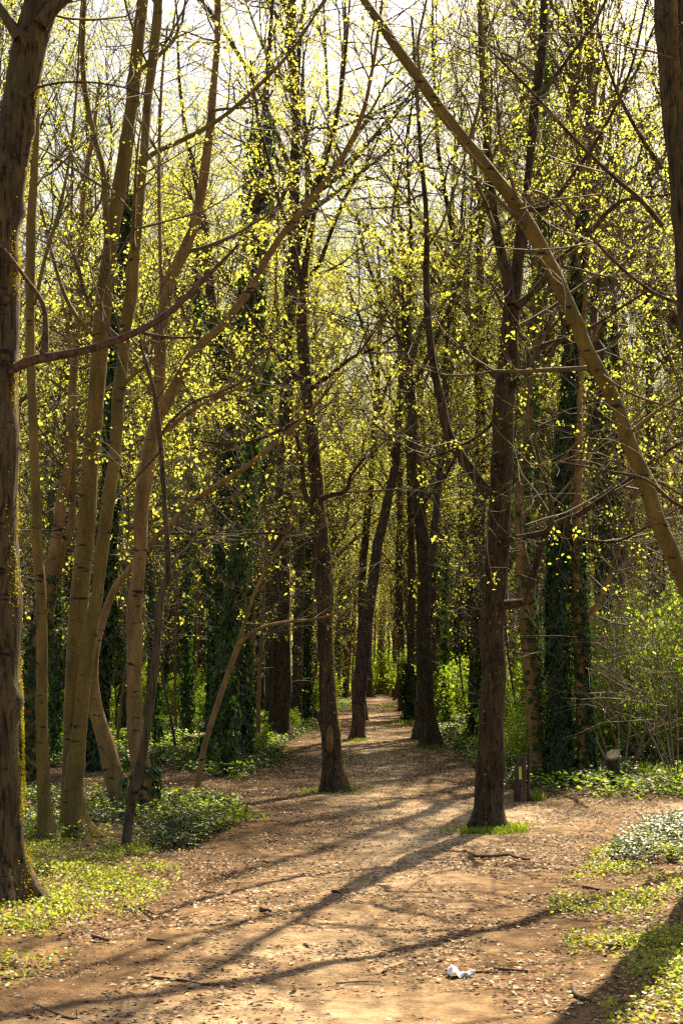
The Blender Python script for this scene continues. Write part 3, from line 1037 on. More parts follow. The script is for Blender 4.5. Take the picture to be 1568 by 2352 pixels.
traced('stringy_bark_tree', 'slim stringy barked trunk leaning right, standing in the path just beyond the scarred trunk', [
    ('trunk', [(822, 1697, 34), (823, 1640, 31), (827, 1560, 32), (835, 1470, 32), (842, 1420, 28), (851, 1361, 26), (866, 1259, 24), (880, 1190, 22), (895, 1130, 20), (908, 1060, 18), (915, 951, 15), (920, 860, 13), (915, 760, 11), (905, 660, 8), (900, 560, 6)], 0.03),
    ('branch', [(905, 1075, 12), (880, 960, 10), (860, 860, 9), (835, 760, 7), (800, 660, 5)], 0.1),
    ('branch', [(915, 930, 10), (945, 830, 9), (970, 740, 7), (1000, 620, 5)], 0.1),
], base_py=1698, mat=M_RED, n1=26, n2=170, n3=860, leafy=0.8, ext=7, twig_lo=0.4, l1=2.6, lsize=0.075, l2=1.4)
traced('grey_path_tree', 'straight grey trunk hidden half behind the stringy barked trunk on the path', [
    ('trunk', [(836, 1655, 17), (830, 1560, 18), (830, 1361, 17), (842, 1207, 17), (857, 1054, 14), (862, 951, 13), (868, 840, 11), (872, 720, 9), (870, 600, 6)], 0.03),
    ('branch', [(860, 990, 8), (890, 880, 7), (930, 780, 6), (960, 660, 4)], 0.1),
], base_py=1655, mat=M_FAR, n1=24, n2=160, n3=800, leafy=0.85, ext=6, twig_lo=0.4, l1=3.0, lsize=0.085, l2=1.6)

traced('broad_path_tree', 'tall straight brown trunk with a mossy right foot on the right edge of the path', [
    ('trunk', [(991, 1715, 52), (986, 1680, 42), (980, 1640, 37), (976, 1540, 33), (974, 1435, 31), (972, 1412, 31), (970, 1259, 29), (962, 1156, 27), (950, 1054, 24), (945, 951, 22), (937, 849, 19), (931, 746, 16),
               (915, 640, 13), (892, 580, 11), (855, 535, 10), (810, 495, 8), (770, 440, 6)], 0.03),
    ('branch', [(933, 760, 12), (940, 660, 11), (944, 560, 9), (940, 460, 8), (935, 350, 6), (945, 240, 5)], 0.05),
    ('branch', [(968, 1160, 9), (1000, 1120, 9), (1030, 1080, 7), (1060, 1010, 5)], 0.1),
    ('branch', [(945, 900, 10), (1000, 780, 9), (1060, 640, 8), (1120, 560, 6), (1190, 480, 4)], 0.3),
    ('branch', [(940, 830, 9), (890, 720, 8), (850, 620, 7), (820, 520, 5)], 0.2),
], base_py=1716, mat=M_FURROW, n1=30, n2=200, n3=1050, leafy=0.8, ext=8, twig_lo=0.42, l1=2.6, lsize=0.075, moss_side=1, l2=1.4)
traced('spur_foot_tree', 'straight trunk with a spreading foot, tucked close behind the broad trunk at the path edge', [
    ('trunk', [(966, 1700, 36), (966, 1600, 24), (967, 1435, 22), (985, 1300, 18), (1000, 1180, 15), (1015, 1020, 12), (1020, 880, 10), (1030, 740, 8), (1050, 560, 6)], 0.03),
], base_py=1700, mat=M_FAR, n1=18, n2=120, n3=660, leafy=0.85, ext=6, twig_lo=0.4, l1=2.8, lsize=0.08, l2=1.5)

# main right-hand maple
traced('lichened_maple', 'dark furrowed trunk speckled with yellow lichen, grassy foot, right of the path', [
    ('trunk', [(1124, 1902, 72), (1123, 1860, 62), (1124, 1794, 62), (1126, 1691, 57), (1129, 1589, 58), (1132, 1435, 58), (1133, 1412, 55), (1137, 1310, 54), (1143, 1207, 51), (1149, 1105, 49), (1154, 1002, 46),
               (1160, 900, 48), (1167, 797, 43), (1174, 718, 41), (1187, 615, 30), (1200, 513, 30), (1212, 410, 18), (1228, 256, 24), (1246, 102, 20), (1250, 0, 18), (1256, -60, 16)], 0.04),
    ('branch', [(1172, 700, 26), (1160, 620, 23), (1146, 560, 23), (1135, 513, 22), (1125, 410, 16), (1111, 256, 13), (1103, 100, 11), (1102, 0, 11), (1100, -50, 9)], 0.12),
    ('branch', [(1125, 1140, 30), (1108, 1118, 26), (1082, 1079, 24), (1051, 1038, 22), (1025, 987, 21), (1010, 915, 20), (995, 838, 18), (984, 746, 17), (978, 641, 16), (979, 564, 14), (977, 461, 12), (966, 359, 10), (959, 256, 9), (953, 150, 7), (945, 40, 5)], 0.03),
    ('branch', [(1155, 1242, 14), (1185, 1236, 15), (1250, 1223, 16), (1276, 1202, 15), (1328, 1182, 14), (1405, 1130, 12), (1451, 1095, 10), (1510, 1050, 8), (1580, 1005, 6)], -0.05),
    ('branch', [(1150, 1390, 26), (1185, 1386, 20), (1210, 1380, 18), (1222, 1335, 16), (1240, 1259, 14), (1266, 1195, 11), (1256, 1115, 8), (1235, 1054, 7), (1225, 977, 5)], -0.05),
    ('branch', [(1238, 1262, 8), (1280, 1222, 8), (1340, 1240, 8), (1420, 1242, 7), (1500, 1200, 5), (1570, 1160, 4)], -0.2, -0.1),
    ('branch', [(1175, 885, 22), (1195, 868, 18), (1210, 838, 14), (1226, 802, 12), (1302, 777, 10), (1360, 750, 8), (1450, 690, 6), (1540, 640, 4)], 0.1),
    ('branch', [(1185, 705, 22), (1215, 680, 18), (1241, 651, 17), (1277, 605, 15), (1354, 533, 13), (1405, 477, 11), (1446, 456, 9), (1520, 450, 7), (1590, 430, 5)], 0.1),
    ('branch', [(1195, 470, 12), (1250, 480, 12), (1330, 380, 10), (1400, 270, 8), (1450, 150, 7), (1480, 20, 6)], 0.2),
    ('branch', [(1160, 940, 9), (1100, 1000, 8), (1020, 1040, 6), (960, 1060, 4)], -0.3),
    ('branch', [(1230, 240, 10), (1300, 140, 9), (1360, 60, 8), (1400, -20, 6)], 0.2),
], base_py=1903, mat=M_FURROW, n1=36, n2=210, n3=820, leafy=0.7, ext=2, k=24, knots=1.6, flare=0.22, twig_lo=0.45, lsize=0.062, l1=2.0)

# diagonal stem on the right
traced('slanting_maple', 'long smooth stem slanting from the right edge up to the left across the top', [
    ('trunk', [(1800, 1950, 46), (1730, 1740, 42), (1655, 1545, 38), (1608, 1430, 37), (1568, 1335, 36), (1533, 1248, 36), (1507, 1182, 36), (1477, 1095, 35), (1446, 1018, 34), (1415, 936, 34), (1374, 849, 34), (1343, 795, 34),
               (1318, 728, 33), (1277, 636, 33), (1241, 564, 33), (1205, 502, 34), (1174, 451, 31), (1123, 390, 29), (1072, 328, 29), (1020, 261, 28), (969, 190, 27), (923, 128, 26), (882, 67, 24), (836, 0, 19), (800, -55, 15)], 0.02),
    ('branch', [(1190, 470, 12), (1170, 400, 8), (1150, 330, 6), (1140, 260, 5)], -0.1),
    ('branch', [(1196, 480, 10), (1230, 440, 8), (1290, 480, 6), (1310, 505, 5)], -0.4),
    ('branch', [(1440, 1000, 9), (1500, 950, 8), (1570, 905, 7), (1650, 850, 5)], 0.1),
    ('branch', [(1380, 860, 8), (1440, 900, 6), (1520, 930, 5), (1600, 950, 4)], -0.3),
    ('branch', [(1075, 330, 9), (1100, 240, 8), (1110, 140, 7), (1105, 40, 5)], 0.2),
    ('branch', [(965, 185, 9), (960, 100, 8), (975, 20, 6), (985, -40, 5)], 0.2),
    ('branch', [(1480, 1100, 9), (1520, 1110, 8), (1570, 1140, 6), (1640, 1170, 4)], -0.2),
], Y=13.0, mat=M_SMOOTH, n1=14, n2=60, n3=200, leafy=0.35, ext=1, k=18, knots=4.5, twig_lo=0.3, lsize=0.05, l1=1.6)

# right edge trunk
traced('edge_tree', 'thick brown trunk cut off by the right edge at the top of the view', [
    ('trunk', [(1665, 2035, 112), (1652, 1700, 96), (1640, 1400, 92), (1622, 1000, 88), (1606, 800, 86), (1593, 600, 84), (1580, 450, 84), (1566, 300, 84), (1555, 150, 84), (1546, 0, 84), (1540, -100, 80)], 0.02),
    ('branch', [(1520, 520, 14), (1470, 460, 12), (1400, 400, 10), (1300, 300, 9), (1200, 190, 7), (1120, 110, 5)], 0.1),
    ('branch', [(1520, 390, 10), (1450, 280, 9), (1400, 170, 7), (1370, 60, 5)], -0.2),
    ('branch', [(1560, 700, 9), (1480, 660, 8), (1380, 570, 7), (1290, 460, 5)], -0.2),
    ('branch', [(1600, 1180, 10), (1540, 1150, 8), (1480, 1100, 7), (1380, 1080, 5), (1280, 1060, 4)], -0.1),
], Y=11.0, mat=M_OLD, n1=8, n2=36, n3=130, leafy=0.35, ext=1, k=24, knots=1.6, twig_lo=0.6, lsize=0.042)

# ivy trio at the right
traced('half_ivied_tree', 'tan trunk leaning left with ivy up its right side beside the painted post', [
    ('trunk', [(1240, 1795, 36), (1230, 1680, 34), (1220, 1560, 36), (1209, 1435, 36), (1206, 1412, 36), (1196, 1300, 26), (1193, 1200, 25), (1200, 1100, 24), (1212, 1000, 23), (1219, 900, 22), (1223, 800, 18), (1230, 700, 15), (1236, 560, 12), (1245, 420, 9)], 0.04),
    ('branch', [(1222, 820, 8), (1250, 700, 7), (1290, 600, 6), (1340, 500, 4)], 0.2),
], base_py=1797, mat=M_TAN, ivy=(150, 0.075, 0.9, 0.06, 0.0, 0.1), n1=16, n2=100, n3=480, leafy=0.6, ext=5, twig_lo=0.45, lsize=0.065)
traced('ivy_column_tree', 'trunk wholly wrapped in dark ivy, middle of the three behind the painted post', [
    ('trunk', [(1286, 1800, 50), (1284, 1700, 40), (1281, 1560, 38), (1281, 1435, 38), (1282, 1310, 34), (1285, 1207, 30), (1291, 1054, 26), (1302, 950, 22), (1308, 850, 18), (1314, 760, 16), (1322, 650, 13), (1335, 520, 10), (1345, 400, 7)], 0.04),
    ('branch', [(1312, 800, 8), (1280, 700, 7), (1265, 600, 6), (1255, 480, 4)], 0.2),
], base_py=1802, mat=M_RED, ivy=(680, 0.080, 0.62, 0.06), n1=16, n2=100, n3=480, leafy=0.6, ext=5, twig_lo=0.55, lsize=0.065)
traced('orange_bark_tree', 'straight orange brown trunk with ivy around its lower half, right of the ivy column', [
    ('trunk', [(1346, 1800, 38), (1340, 1700, 30), (1333, 1589, 28), (1328, 1435, 26), (1324, 1361, 24), (1323, 1207, 22), (1325, 1054, 21), (1328, 900, 19), (1332, 797, 18), (1338, 700, 16), (1346, 600, 13), (1352, 450, 10), (1360, 300, 7)], 0.04),
    ('branch', [(1332, 1465, 14), (1352, 1420, 13), (1380, 1370, 12), (1410, 1290, 10), (1440, 1200, 8), (1460, 1130, 6), (1475, 1060, 4)], 0.05),
    ('branch', [(1330, 860, 8), (1360, 780, 7), (1400, 700, 6), (1450, 600, 4)], 0.1),
], base_py=1802, mat=M_TAN, ivy=(330, 0.08, 0.26, 0.07, 0, 0.1), n1=16, n2=100, n3=480, leafy=0.5, ext=5, twig_lo=0.5, lsize=0.065, knots=2)

# trunks further back that can be told apart
def back(name, label, pts, base_py, mat=M_FAR, ivy=None, nb=16, leafy=0.85, cat='tree', fine=1.0, l1=2.8):
    return traced(name, label, [('trunk', pts, 0.03)], base_py=base_py, mat=mat, ivy=ivy, n1=nb, n2=int(nb * 7 * fine), n3=int(nb * 42 * fine), l1=l1, leafy=leafy, ext=0 if cat == 'sapling' else 6, k=10, knots=1, flare=0.5,
                  twig_lo=0.35, lsize=0.075, l2=1.5, l3=0.7, cat=cat)


back('dark_mossy_tree', 'dark blotched trunk between the slim olive stem and the twin stems', [(126, 1728, 22), (122, 1600, 20), (124, 1435, 17), (128, 1340, 16), (140, 1150, 14), (150, 980, 12), (160, 800, 9), (165, 600, 6)], 1728, M_OLD)
back('dark_ivy_trunk', 'squat dark ivy wrapped trunk right behind the leaning tan trunk', [(216, 1785, 26), (225, 1640, 22), (234, 1500, 20), (240, 1400, 18), (250, 1200, 15), (258, 1000, 12), (262, 800, 8)], 1788, M_RED, (480, 0.11, 0.75, 0.10))
back('ivied_tree', 'ivy column seen between the leaning tan trunk and the stout tan trunk', [(283, 1650, 16), (281, 1500, 14), (284, 1350, 13), (290, 1200, 12), (296, 1000, 9), (300, 800, 6)], 1652, M_RED, (280, 0.15, 0.7, 0.14))
back('dark_straight_tree', 'dark straight trunk just right of the stout tan trunk', [(344, 1640, 20), (346, 1560, 17), (350, 1450, 16), (356, 1300, 15), (368, 1120, 13), (380, 950, 10), (385, 800, 7)], 1642, M_FAR)
back('tall_ivied_tree', 'tall dark ivy column behind the thin sapling, left of the great ivy trunk', [(394, 1640, 18), (392, 1560, 16), (390, 1435, 15), (398, 1250, 14), (410, 1100, 13), (420, 980, 11), (425, 850, 9), (430, 700, 6)], 1642, M_RED, (300, 0.17, 0.75, 0.15))
back('speckled_ivy_sapling', 'narrow stem edged with small shining ivy leaves left of the great ivy trunk', [(430, 1712, 12), (429, 1600, 9), (428, 1435, 8), (432, 1250, 8), (440, 1050, 7), (448, 900, 5), (455, 750, 3)], 1712, M_TAN, (230, 0.10, 0.8, 0.12), 12, 0.7)
back('ivy_post_tree', 'bare topped ivy column leaning against the left flank of the great ivy trunk', [(490, 1700, 16), (491, 1600, 15), (494, 1435, 14), (500, 1300, 13), (505, 1150, 11), (508, 1000, 8), (500, 850, 5)], 1702, M_RED, (400, 0.12, 0.75, 0.11))
back('thin_brown_sapling', 'thin bare brown sapling left of the speckled ivy stem', [(405, 1690, 7), (402, 1560, 6), (405, 1400, 5), (412, 1250, 4), (425, 1100, 3)], 1692, M_TAN, None, 5, 0.5, 'sapling', 0.7, 1.2)
back('forked_sapling', 'slim tan sapling forking low beside the right flank of the great ivy trunk', [(573, 1735, 11), (574, 1640, 10), (578, 1540, 10), (583, 1440, 9), (578, 1340, 7), (570, 1250, 5), (560, 1160, 3)], 1737, M_TAN, None, 8, 0.5, 'sapling', 0.8, 1.5)
back('straight_sapling', 'straight tan sapling second right of the great ivy trunk', [(592, 1722, 10), (594, 1600, 9), (600, 1480, 8), (606, 1380, 7), (612, 1260, 5), (616, 1120, 3)], 1724, M_TAN, None, 8, 0.5, 'sapling', 0.8, 1.5)
back('left_verge_tree', 'dark straight trunk with shrubby foot, first beyond the great ivy trunk on the left verge', [(632, 1680, 32), (632, 1620, 27), (632, 1435, 25), (636, 1300, 23), (644, 1150, 21), (650, 1000, 17), (655, 850, 14), (660, 700, 10), (665, 560, 6)], 1682, M_FURROW, (60, 0.14, 0.12, 0.16), 22)
back('second_verge_tree', 'tapering brown trunk, second beyond the great ivy trunk on the left verge', [(681, 1668, 30), (682, 1600, 25), (685, 1435, 23), (690, 1300, 20), (696, 1150, 17), (700, 1000, 14), (704, 850, 10), (706, 700, 7)], 1670, M_FAR, (40, 0.14, 0.1, 0.15), 22)
back('ivy_edged_tree', 'narrow ivied trunk tucked right of the tapering brown trunk on the left verge', [(699, 1660, 14), (700, 1560, 13), (701, 1435, 12), (708, 1250, 10), (714, 1050, 7), (718, 880, 5)], 1662, M_RED, (280, 0.15, 0.6, 0.14), 14)
back('curved_sapling', 'small stem curving right just left of the scarred trunk', [(709, 1650, 9), (710, 1610, 8), (718, 1570, 8), (728, 1520, 7), (735, 1460, 6), (740, 1380, 4)], 1652, M_TAN, None, 8, 0.7, 'sapling', 0.8, 1.8)
back('far_left_path_tree', 'far grey trunk at the left end of the path beside the bright bushes', [(849, 1602, 15), (848, 1540, 14), (847, 1480, 13), (852, 1400, 12), (862, 1280, 10), (870, 1150, 8), (875, 1000, 5)], 1602, M_FAR, None, 22)
back('far_right_path_tree', 'far grey trunk at the right end of the path beside the bright bushes', [(905, 1600, 13), (906, 1540, 12), (907, 1470, 11), (908, 1380, 10), (910, 1250, 9), (912, 1100, 7), (914, 950, 4)], 1602, M_FAR, None, 22)
back('dark_far_tree', 'dark far trunk leaning slightly just left of the avenue tree with mossy roots', [(912, 1606, 15), (916, 1550, 13), (920, 1480, 11), (918, 1360, 10), (916, 1220, 8), (914, 1080, 5)], 1608, M_OLD, None, 18)
back('avenue_tree', 'tall avenue trunk with mossy roots in the row on the right of the path', [(925, 1632, 20), (923, 1560, 18), (921, 1480, 18), (918, 1380, 17), (916, 1260, 15), (918, 1120, 13), (922, 960, 10), (926, 800, 7)], 1634, M_FAR, None, 24)
back('ivy_foot_tree', 'brown avenue trunk with short ivy sleeve at its foot, right of the path', [(938, 1655, 22), (940, 1600, 20), (943, 1500, 19), (944, 1435, 18), (946, 1300, 17), (942, 1150, 15), (936, 1000, 12), (930, 850, 8)], 1657, M_FAR, (260, 0.15, 0.12, 0.14), 24)
back('black_mossy_tree', 'blackish mossy trunk showing behind the right flank of the broad path trunk', [(998, 1660, 18), (994, 1560, 15), (992, 1435, 15), (994, 1330, 17), (1000, 1220, 15), (1010, 1080, 13), (1024, 920, 11), (1040, 760, 8), (1060, 580, 5)], 1662, M_OLD, None, 20)
back('blotchy_ivy_tree', 'slender ivy speckled trunk between the broad path trunk and the ivy pair', [(1012, 1645, 16), (1008, 1560, 14), (1004, 1435, 14), (1010, 1300, 13), (1020, 1150, 11), (1030, 1000, 9), (1038, 850, 6)], 1647, M_FAR, (120, 0.15, 0.5, 0.12), 18)
back('crooked_sapling', 'crooked olive sapling on the right verge in front of the ivy pair', [(1024, 1655, 8), (1026, 1600, 8), (1022, 1540, 7), (1018, 1470, 7), (1024, 1380, 6), (1030, 1280, 4)], 1657, M_SMOOTH, None, 6, 0.6, 'sapling', 0.8, 1.6)
back('tall_grey_tree', 'tall grey trunk with ivy clothed foot in the ivy pair left of the lichened trunk', [(1080, 1642, 28), (1080, 1560, 24), (1082, 1435, 23), (1082, 1320, 21), (1076, 1180, 19), (1068, 1040, 17), (1060, 900, 16), (1050, 760, 14), (1046, 620, 12), (1040, 480, 8)], 1644, M_FAR, (380, 0.16, 0.42, 0.13), 26)
back('smaller_ivy_tree', 'narrower dark ivy column of the ivy pair left of the lichened trunk', [(1048, 1650, 15), (1050, 1560, 14), (1052, 1435, 12), (1058, 1300, 10), (1064, 1150, 7), (1068, 1000, 4)], 1652, M_RED, (330, 0.14, 0.6, 0.09), 16)
back('right_dark_tree', 'dark forked trunk behind the bare shrub at the far right', [(1512, 1660, 38), (1512, 1560, 34), (1510, 1435, 32), (1502, 1300, 28), (1496, 1150, 26), (1494, 1000, 22), (1490, 850, 18), (1485, 650, 12)], 1700, M_OLD, None, 22, 0.5)
back('right_grey_tree', 'dark upright trunk behind the slanting stem, right of the orange brown trunk', [(1408, 1650, 36), (1412, 1560, 33), (1416, 1435, 32), (1418, 1300, 31), (1418, 1150, 30), (1416, 1000, 26), (1412, 850, 21), (1405, 680, 15), (1395, 500, 10)], 1690, M_FURROW, None, 24, 0.45)

# ------------------------------------------------------------------ the rest of the wood
def ok(x, y, gap):
    for (ox, oy, c) in OCC:
        if (ox - x) ** 2 + (oy - y) ** 2 < max(gap, c) ** 2:
            return False
    return True


TANH = 784.0 / FPX
rng = np.random.default_rng(43)


def sunny(x, y):
    """keeps the glade clear that lets the sun onto the near path"""
    return not (1.0 < x < 9.5 and y < 32)


for sgn, word in ((-1, 'left'), (1, 'right')):
    y = 27.0 if sgn < 0 else 33.0
    while y < 118:
        e = np.linspace(-12, 14, 261)
        sd_ = path_sd(np.stack([e, np.full(261, y)], 1))
        ins = e[sd_ > 0]
        y += 6.5 + 5.0 * rng.random()
        if not len(ins):
            continue
        x = (ins.min() - 0.5 - 1.3 * rng.random()) if sgn < 0 else (ins.max() + 0.5 + 1.3 * rng.random())
        if not ok(x, y, 1.1):
            continue
        OCC.append((x, y, 1.0))
        place('tall' if rng.random() < 0.6 else 'slim', x, y, 'tall budding tree in the row along the %s edge of the path' % word, 'trees lining the %s edge of the path' % word, 1.0 + 0.3 * rng.random())
for _ in range(26):
    x, y = 3.2 + 5.0 * rng.normal(), 121 + 18 * rng.random()
    if ok(x, y, 0.8):
        OCC.append((x, y, 0.8))
        place('slim', x, y, 'slender budding tree closing the far end of the path', 'trees closing the far end of the path', 0.7 + 0.4 * rng.random())
want = [('tall', 72), ('slim', 100), ('ivied', 48)]
sd_of = lambda x, y: float(path_sd(np.array([[x, y]]))[0])
for kind, cnt in want:
    made, tries = 0, 0
    while made < cnt and tries < 20000:
        tries += 1
        y = 24 + 116 * rng.random() ** 0.75
        x = (rng.random() * 2 - 1) * (y * TANH * 1.12 + 1.5)
        if y < 36 and abs(x) < y * TANH * 0.97 and rng.random() < 0.75:
            continue
        if sd_of(x, y) > -1.3 or not sunny(x, y) or not ok(x, y, 1.5 + y * 0.007):
            continue
        OCC.append((x, y, 1.0))
        side = 'left' if x < 0.03 * y - 0.3 else 'right'
        depth = 'far off' if y > 75 else ('deep' if y > 45 else 'well back')
        word = {'tall': 'tall budding tree', 'slim': 'slender budding tree', 'ivied': 'tree with ivy clad trunk'}[kind]
        lab = '%s %s in the %s wood' % (word, depth, side)
        place(kind, x, y, lab, '%s trees %s on the %s' % ({'tall': 'tall', 'slim': 'slender', 'ivied': 'ivied'}[kind], depth, side), 0.85 + 0.35 * rng.random())
        made += 1

made = 0
tries = 0
while made < 210 and tries < 20000:
    tries += 1
    y = 22 + 90 * rng.random()
    x = (rng.random() * 2 - 1) * (y * TANH * 1.05)
    if sd_of(x, y) > -0.5 or not ok(x, y, 0.7):
        continue
    if x > 0 and y < 26:
        continue
    OCC.append((x, y, 0.4))
    side = 'left' if x < 0.03 * y - 0.3 else 'right'
    i = int(rng.integers(3))
    lab = ['thin grey sapling among the trunks', 'thin leafy green sapling among the trunks', 'thin ivied sapling among the trunks'][i] + ' on the %s side of the wood' % side
    place('sapling', x, y, lab, 'saplings in the undergrowth', 0.7 + 0.6 * rng.random(), i)
    made += 1

# trees right of the frame towards the sun
for (x, y) in [(12.5, 26)]:
    if ok(x, y, 1.0):
        OCC.append((x, y, 1.0))
        place('slim', x, y, 'slender young tree standing just beyond the right edge of the view', 'slender trees beyond the right edge', 1.0)

# bushes: right thicket, path end, verges
BUSH = [(1175, 1745, 0.5), (1195, 1765, 0.42), (1170, 1700, 0.6), (1400, 1700, 1.35), (1450, 1730, 1.3), (1510, 1720, 1.5), (1560, 1740, 1.5), (1430, 1690, 1.6), (1480, 1680, 1.7),
        (1545, 1690, 1.7), (1380, 1675, 1.5), (1590, 1700, 1.8), (1600, 1760, 1.3), (1620, 1700, 1.6), (1390, 1730, 1.0), (1530, 1765, 1.0), (1470, 1755, 0.9), (1220, 1690, 0.7), (1260, 1690, 0.8), (1350, 1665, 1.4), (1580, 1670, 2.0)]
for j, (px, py, s) in enumerate(BUSH):
    g = ground_at(px, py)
    lab = 'fresh green bush in the thicket behind the cut stump' if px > 1330 else 'fresh green bush behind the lichened trunk and the painted post'
    place('bush', g[0], g[1], lab, 'bushes in the right thicket' if px > 1330 else 'bushes behind the post', s)
for j, (px, py, s) in enumerate([(862, 1597, 1.5), (875, 1595, 1.7), (890, 1597, 1.5), (850, 1596, 1.6), (900, 1596, 1.5), (840, 1594, 1.9), (915, 1595, 1.7), (880, 1592, 2.2), (862, 1591, 2.2), (900, 1591, 2.2)]):
    g = ground_at(px, py)
    place('bush', g[0], g[1], 'bright green bush closing the far end of the path', 'bushes at the end of the path', s)
for (px, py, s, lab) in [(650, 1690, 0.36, 'light leafy shrub at the foot of the first dark trunk on the left verge'),
                         (585, 1735, 0.28, 'small leafy shrub beside the great ivy trunk'),
                         (1010, 1672, 0.22, 'low green shrub at the foot of the broad path trunk'),
                         (1090, 1700, 0.26, 'low green shrub in front of the ivy pair')]:
    g = ground_at(px, py)
    place('bush', g[0], g[1], lab, None, s)
made, tries = 0, 0
while made < 70 and tries < 9000:
    tries += 1
    y = 40 + 74 * rng.random()
    x = (rng.random() * 2 - 1) * (y * TANH * 1.05)
    if sd_of(x, y) > -0.8:
        continue
    side = 'left' if x < 0.03 * y - 0.3 else 'right'
    place('bush', x, y, 'low undergrowth bush among the trunks on the %s of the path' % side, 'undergrowth bushes on the %s' % side, 0.5 + 0.7 * rng.random())
    made += 1
for (px, py, s, lab) in [(1425, 1790, 1.0, 'bare many stemmed shrub rising beside the cut stump'), (1500, 1770, 1.05, 'bare arching shrub at the right edge behind the ivy bed'),
                         (1560, 1800, 1.0, 'bare twiggy shrub half cut by the right edge'), (1460, 1735, 1.25, 'tall bare shrub in the middle of the right thicket')]:
    g = ground_at(px, py)
    place('bare', g[0], g[1], lab, None, s)

# far wood: one mass beyond what can be told apart
fw, fl = Acc(), Acc()
n = 420
fx = (rng.random(n) * 2 - 1) * 60
fy = 142 + rng.random(n) * 30
P = grow(np.stack([fx, fy, np.zeros(n)], 1), norm(np.stack([rng.normal(size=n) * 0.05, rng.normal(size=n) * 0.05, np.ones(n)], 1)), 13 + 8 * rng.random(n), 8, 0.05, 0.05)
tubes(P, (0.10 + 0.10 * rng.random((n, 1))) * np.linspace(1, 0.2, 9)[None], 5, fw)
n = 130000
Q = np.stack([(rng.random(n) * 2 - 1) * 62, 142 + rng.random(n) * 32, 19 * rng.random(n) ** 1.2], 1)
leaves(Q, rand_dirs(n), rand_dirs(n), 0.22 + 0.2 * rng.random(n), 'blade', fl)
link('distant_trunks', fw.mesh('distant_trunks', M_FAR), None, kind='stuff')
link('distant_foliage', fl.mesh('distant_foliage', M_LEAF, smooth=False), None, kind='stuff')

# ------------------------------------------------------------------ ground cover
rng = np.random.default_rng(59)


def px_poly(pts):
    return np.array([ground_at(*p) for p in pts])


def scatter(poly, density, clump=0.0, cs=1.0, seed=0.0):
    lo, hi = poly.min(0), poly.max(0)
    n = int(density * (hi[0] - lo[0]) * (hi[1] - lo[1]))
    P = lo + rng.random((n, 2)) * (hi - lo)
    m = inside(P, poly)
    P = P[m]
    if clump > 0:
        f = fbm(P[:, 0] * cs + 13 + seed, P[:, 1] * cs + 71 + seed, 3)
        P = P[rng.random(len(P)) < np.clip((f - clump) * 2.6, 0, 1) ** 1.3]
    return P


def carpet(name, polys, density, size, hgt, kind, mat, clump=0.0, cs=1.0, up=0.8, keep_off=-0.05, soft=0.5, lift=0.0, reach=25):
    acc = Acc()
    for pi, poly in enumerate(polys):
        P = scatter(poly, density, clump, cs, pi * 3.3)
        if not len(P):
            continue
        sd = path_sd(P)
        P = P[sd < keep_off - soft * (rng.random(len(P)) - 0.5)]
        n = len(P)
        z = height(P[:, 0], P[:, 1])
        bump = fbm(P[:, 0] * 2.2 + 5, P[:, 1] * 2.2 + 8, 3)
        Q = np.stack([P[:, 0], P[:, 1], z + lift + hgt * rng.random(n) * (0.35 + 1.3 * bump)], 1)
        a = rng.random(n) * 6.28
        D = np.stack([np.cos(a), np.sin(a), 0.5 * (rng.random(n) - 0.4)], 1)
        N = norm(rand_dirs(n) * (1 - up) + np.array([0, 0, up]))
        leaves(Q, D, N, size * (0.5 + 0.9 * rng.random(n)), kind, acc)
    link(name, acc.mesh(name, mat, smooth=False), None, kind='stuff')


A_LEFT_NEAR = px_poly([(-260, 2330), (20, 2310), (130, 2230), (290, 2130), (380, 2060), (450, 1985), (380, 1950), (-260, 1950)])
A_LEFT_IVY = px_poly([(-200, 1962), (60, 1962), (280, 1966), (440, 1955), (590, 1885), (530, 1855), (420, 1842), (330, 1835), (-200, 1845)])
A_LEFT_MID = px_poly([(-200, 1780), (300, 1770), (440, 1790), (560, 1800), (680, 1758), (650, 1715), (700, 1690), (770, 1645), (825, 1612), (-400, 1612)])
A_RIGHT_NEAR = px_poly([(1400, 2380), (1330, 2270), (1290, 2170), (1255, 2090), (1290, 2020), (1370, 1955), (1480, 1900), (1640, 1890), (1900, 2380)])
A_RIGHT_IVY = px_poly([(1390, 1985), (1430, 1925), (1520, 1885), (1640, 1870), (1700, 1990), (1560, 1990), (1450, 2000)])
A_RIGHT_MID = px_poly([(1165, 1838), (1240, 1838), (1420, 1842), (1700, 1842), (1800, 1640), (910, 1612), (950, 1655), (1010, 1695), (1060, 1738), (1100, 1775)])
A_ALL = np.array([(-5.5, 5), (5.5, 5), (8, 30), (-8, 30)])

carpet('celandine_cover', [A_LEFT_NEAR, A_RIGHT_NEAR], 6000, 0.021, 0.07, 'round', M_COVER, 0.37, 2.6, 0.45, -0.12, 1.3)
carpet('ground_ivy', [A_LEFT_IVY, A_RIGHT_IVY], 1500, 0.045, 0.14, 'ivy', M_IVY, 0.25, 1.3, 0.7, -0.05, 0.3)
carpet('verge_herbs', [A_LEFT_IVY], 900, 0.036, 0.17, 'round', M_GREEN, 0.36, 1.1, 0.6, -0.05, 0.3)
carpet('woodland_ivy', [A_LEFT_MID, A_RIGHT_MID], 420, 0.075, 0.18, 'ivy', M_IVY, 0.26, 0.5, 0.7, -0.1, 0.6)
carpet('woodland_herbs', [A_LEFT_MID, A_RIGHT_MID], 330, 0.060, 0.22, 'round', M_GREEN, 0.34, 0.4, 0.6, -0.1, 0.6)
